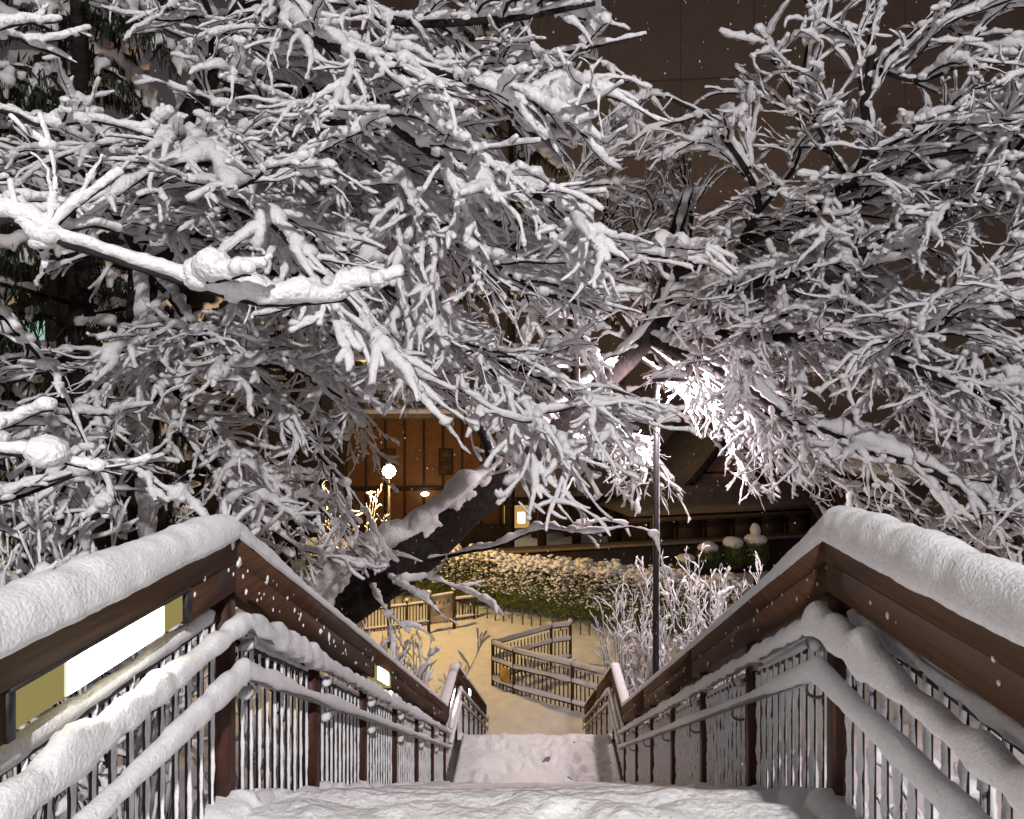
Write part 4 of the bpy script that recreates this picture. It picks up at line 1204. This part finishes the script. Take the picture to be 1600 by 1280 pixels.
# timber gate pavilion with light inside
bc = (.6, 38.0, GROUND); ba = math.radians(8)
pv = thing('gate_pavilion', 'timber gate pavilion with dark posts and a warm light inside, behind the hedge', 'building', bc)
for xx in (-2.6, -.3, 1.6, 3.6):
    for yy in (0, 2.6):
        part('post', rgeo(bc, ba, lambda g: g.box(xx - .22, xx + .22, yy - .2, yy + .2, 0, 3.0)), 'timber', pv)
part('lintel', rgeo(bc, ba, lambda g: g.box(-3.2, 4.2, -.15, .15, 2.3, 2.65)), 'timber', pv)
part('lintel', rgeo(bc, ba, lambda g: g.box(-3.2, 4.2, 2.45, 2.75, 2.3, 2.65)), 'timber', pv)
part('back_panel', rgeo(bc, ba, lambda g: g.box(-.08, 3.4, 2.9, 3.0, .2, 2.25)), 'orange', pv)
def pr(g):
    V = [(-4, -1.3, 2.9), (5, -1.3, 2.9), (5, 4, 2.9), (-4, 4, 2.9), (-3.2, 1.2, 4.6), (4.2, 1.2, 4.6), (4.2, 1.5, 4.6), (-3.2, 1.5, 4.6)]
    g.add(V, [(3, 2, 1, 0), (0, 1, 5, 4), (1, 2, 6, 5), (2, 3, 7, 6), (3, 0, 4, 7), (4, 5, 6, 7)])
part('roof', rgeo(bc, ba, pr), 'roof', pv)
part('lantern', rgeo(bc, ba, lambda g: g.box(-1.5, -1.15, .6, .9, 1.2, 1.75)), 'window_white', pv)
part('lit_screen', rgeo(bc, ba, lambda g: g.box(-2.3, -.6, 2.9, 2.95, .5, 2.1)), 'window_warm', pv)

# dark house on the left
bc = (-23.0, 32.0, GROUND); ba = math.radians(16)
dh = thing('dark_house', 'dark house with a few small lit windows behind the left tree', 'building', bc)
part('wall', rgeo(bc, ba, lambda g: g.box(-14, 12.5, 0, 8, 0, 17)), 'darkwall', dh)
for zf in (3.4, 6.4, 9.4, 12.4):
    part('floor_band', rgeo(bc, ba, lambda g: g.box(-14.05, 12.55, -.15, 0, zf, zf + .3)), 'timber', dh)
for zf in (1.0, 4.2, 7.2, 10.2, 13.2):
    for xx in (-9, -5, -1, 3, 7, 10):
        wdw = part('window', rgeo(bc, ba, lambda g: g.box(xx, xx + 1.7, -.08, 0, zf, zf + 1.5)), 'timber', dh)
        lit = 'glass_dark'
        if (zf, xx) == (10.2, -1): lit = 'window_mint'
        part('pane', rgeo(bc, ba, lambda g: g.box(xx + .1, xx + 1.6, -.11, -.08, zf + .1, zf + 1.4)), lit, wdw)
for k, (x, y) in enumerate(((128, 537), (128, 608), (50, 652))):
    c = W(x, y, 30.0)
    part('ceiling_lamp', blobs(Geo(), [c], [(.12, .06, .04)], 2, .1), 'window_white', dh)

# ------------------------------------------------------------------ falling snow
n = 8000
y = rng.uniform(3.5, 26, n)
P = np.stack([rng.uniform(-.95, .95, n) * y * .78, y, EYE + rng.uniform(-.5, .6, n) * y], -1)
ok = P[:, 2] > terrain(P[:, 0], P[:, 1]) + .2
P = P[ok]; n = len(P)
r0 = rng.uniform(.0015, .0036, n)
O = np.array([(1, 0, 0), (-1, 0, 0), (0, 1, 0), (0, -1, 0), (0, 0, 1), (0, 0, -1)], float)
OT = np.array([(0, 2, 4), (2, 1, 4), (1, 3, 4), (3, 0, 4), (2, 0, 5), (1, 2, 5), (3, 1, 5), (0, 3, 5)])
V = P[:, None] + O[None] * np.stack([r0, r0, r0 * rng.uniform(1.8, 3.8, n)], -1)[:, None]
g = Geo().add(V.reshape(-1, 3), None, (OT[None] + (np.arange(n) * 6)[:, None, None]).reshape(-1, 3))
fs = link('falling_snow', g.mesh('falling_snow', 'snow', True))
fs['kind'] = 'stuff'; fs['label'] = 'snowflakes falling through the air'
print('TRIS', sum(len(o.data.loop_triangles) or sum(len(p.vertices) - 2 for p in o.data.polygons) for o in scn.objects if o.type == 'MESH') if False else sum(len(m.loops) - 2 * len(m.polygons) for m in bpy.data.meshes))
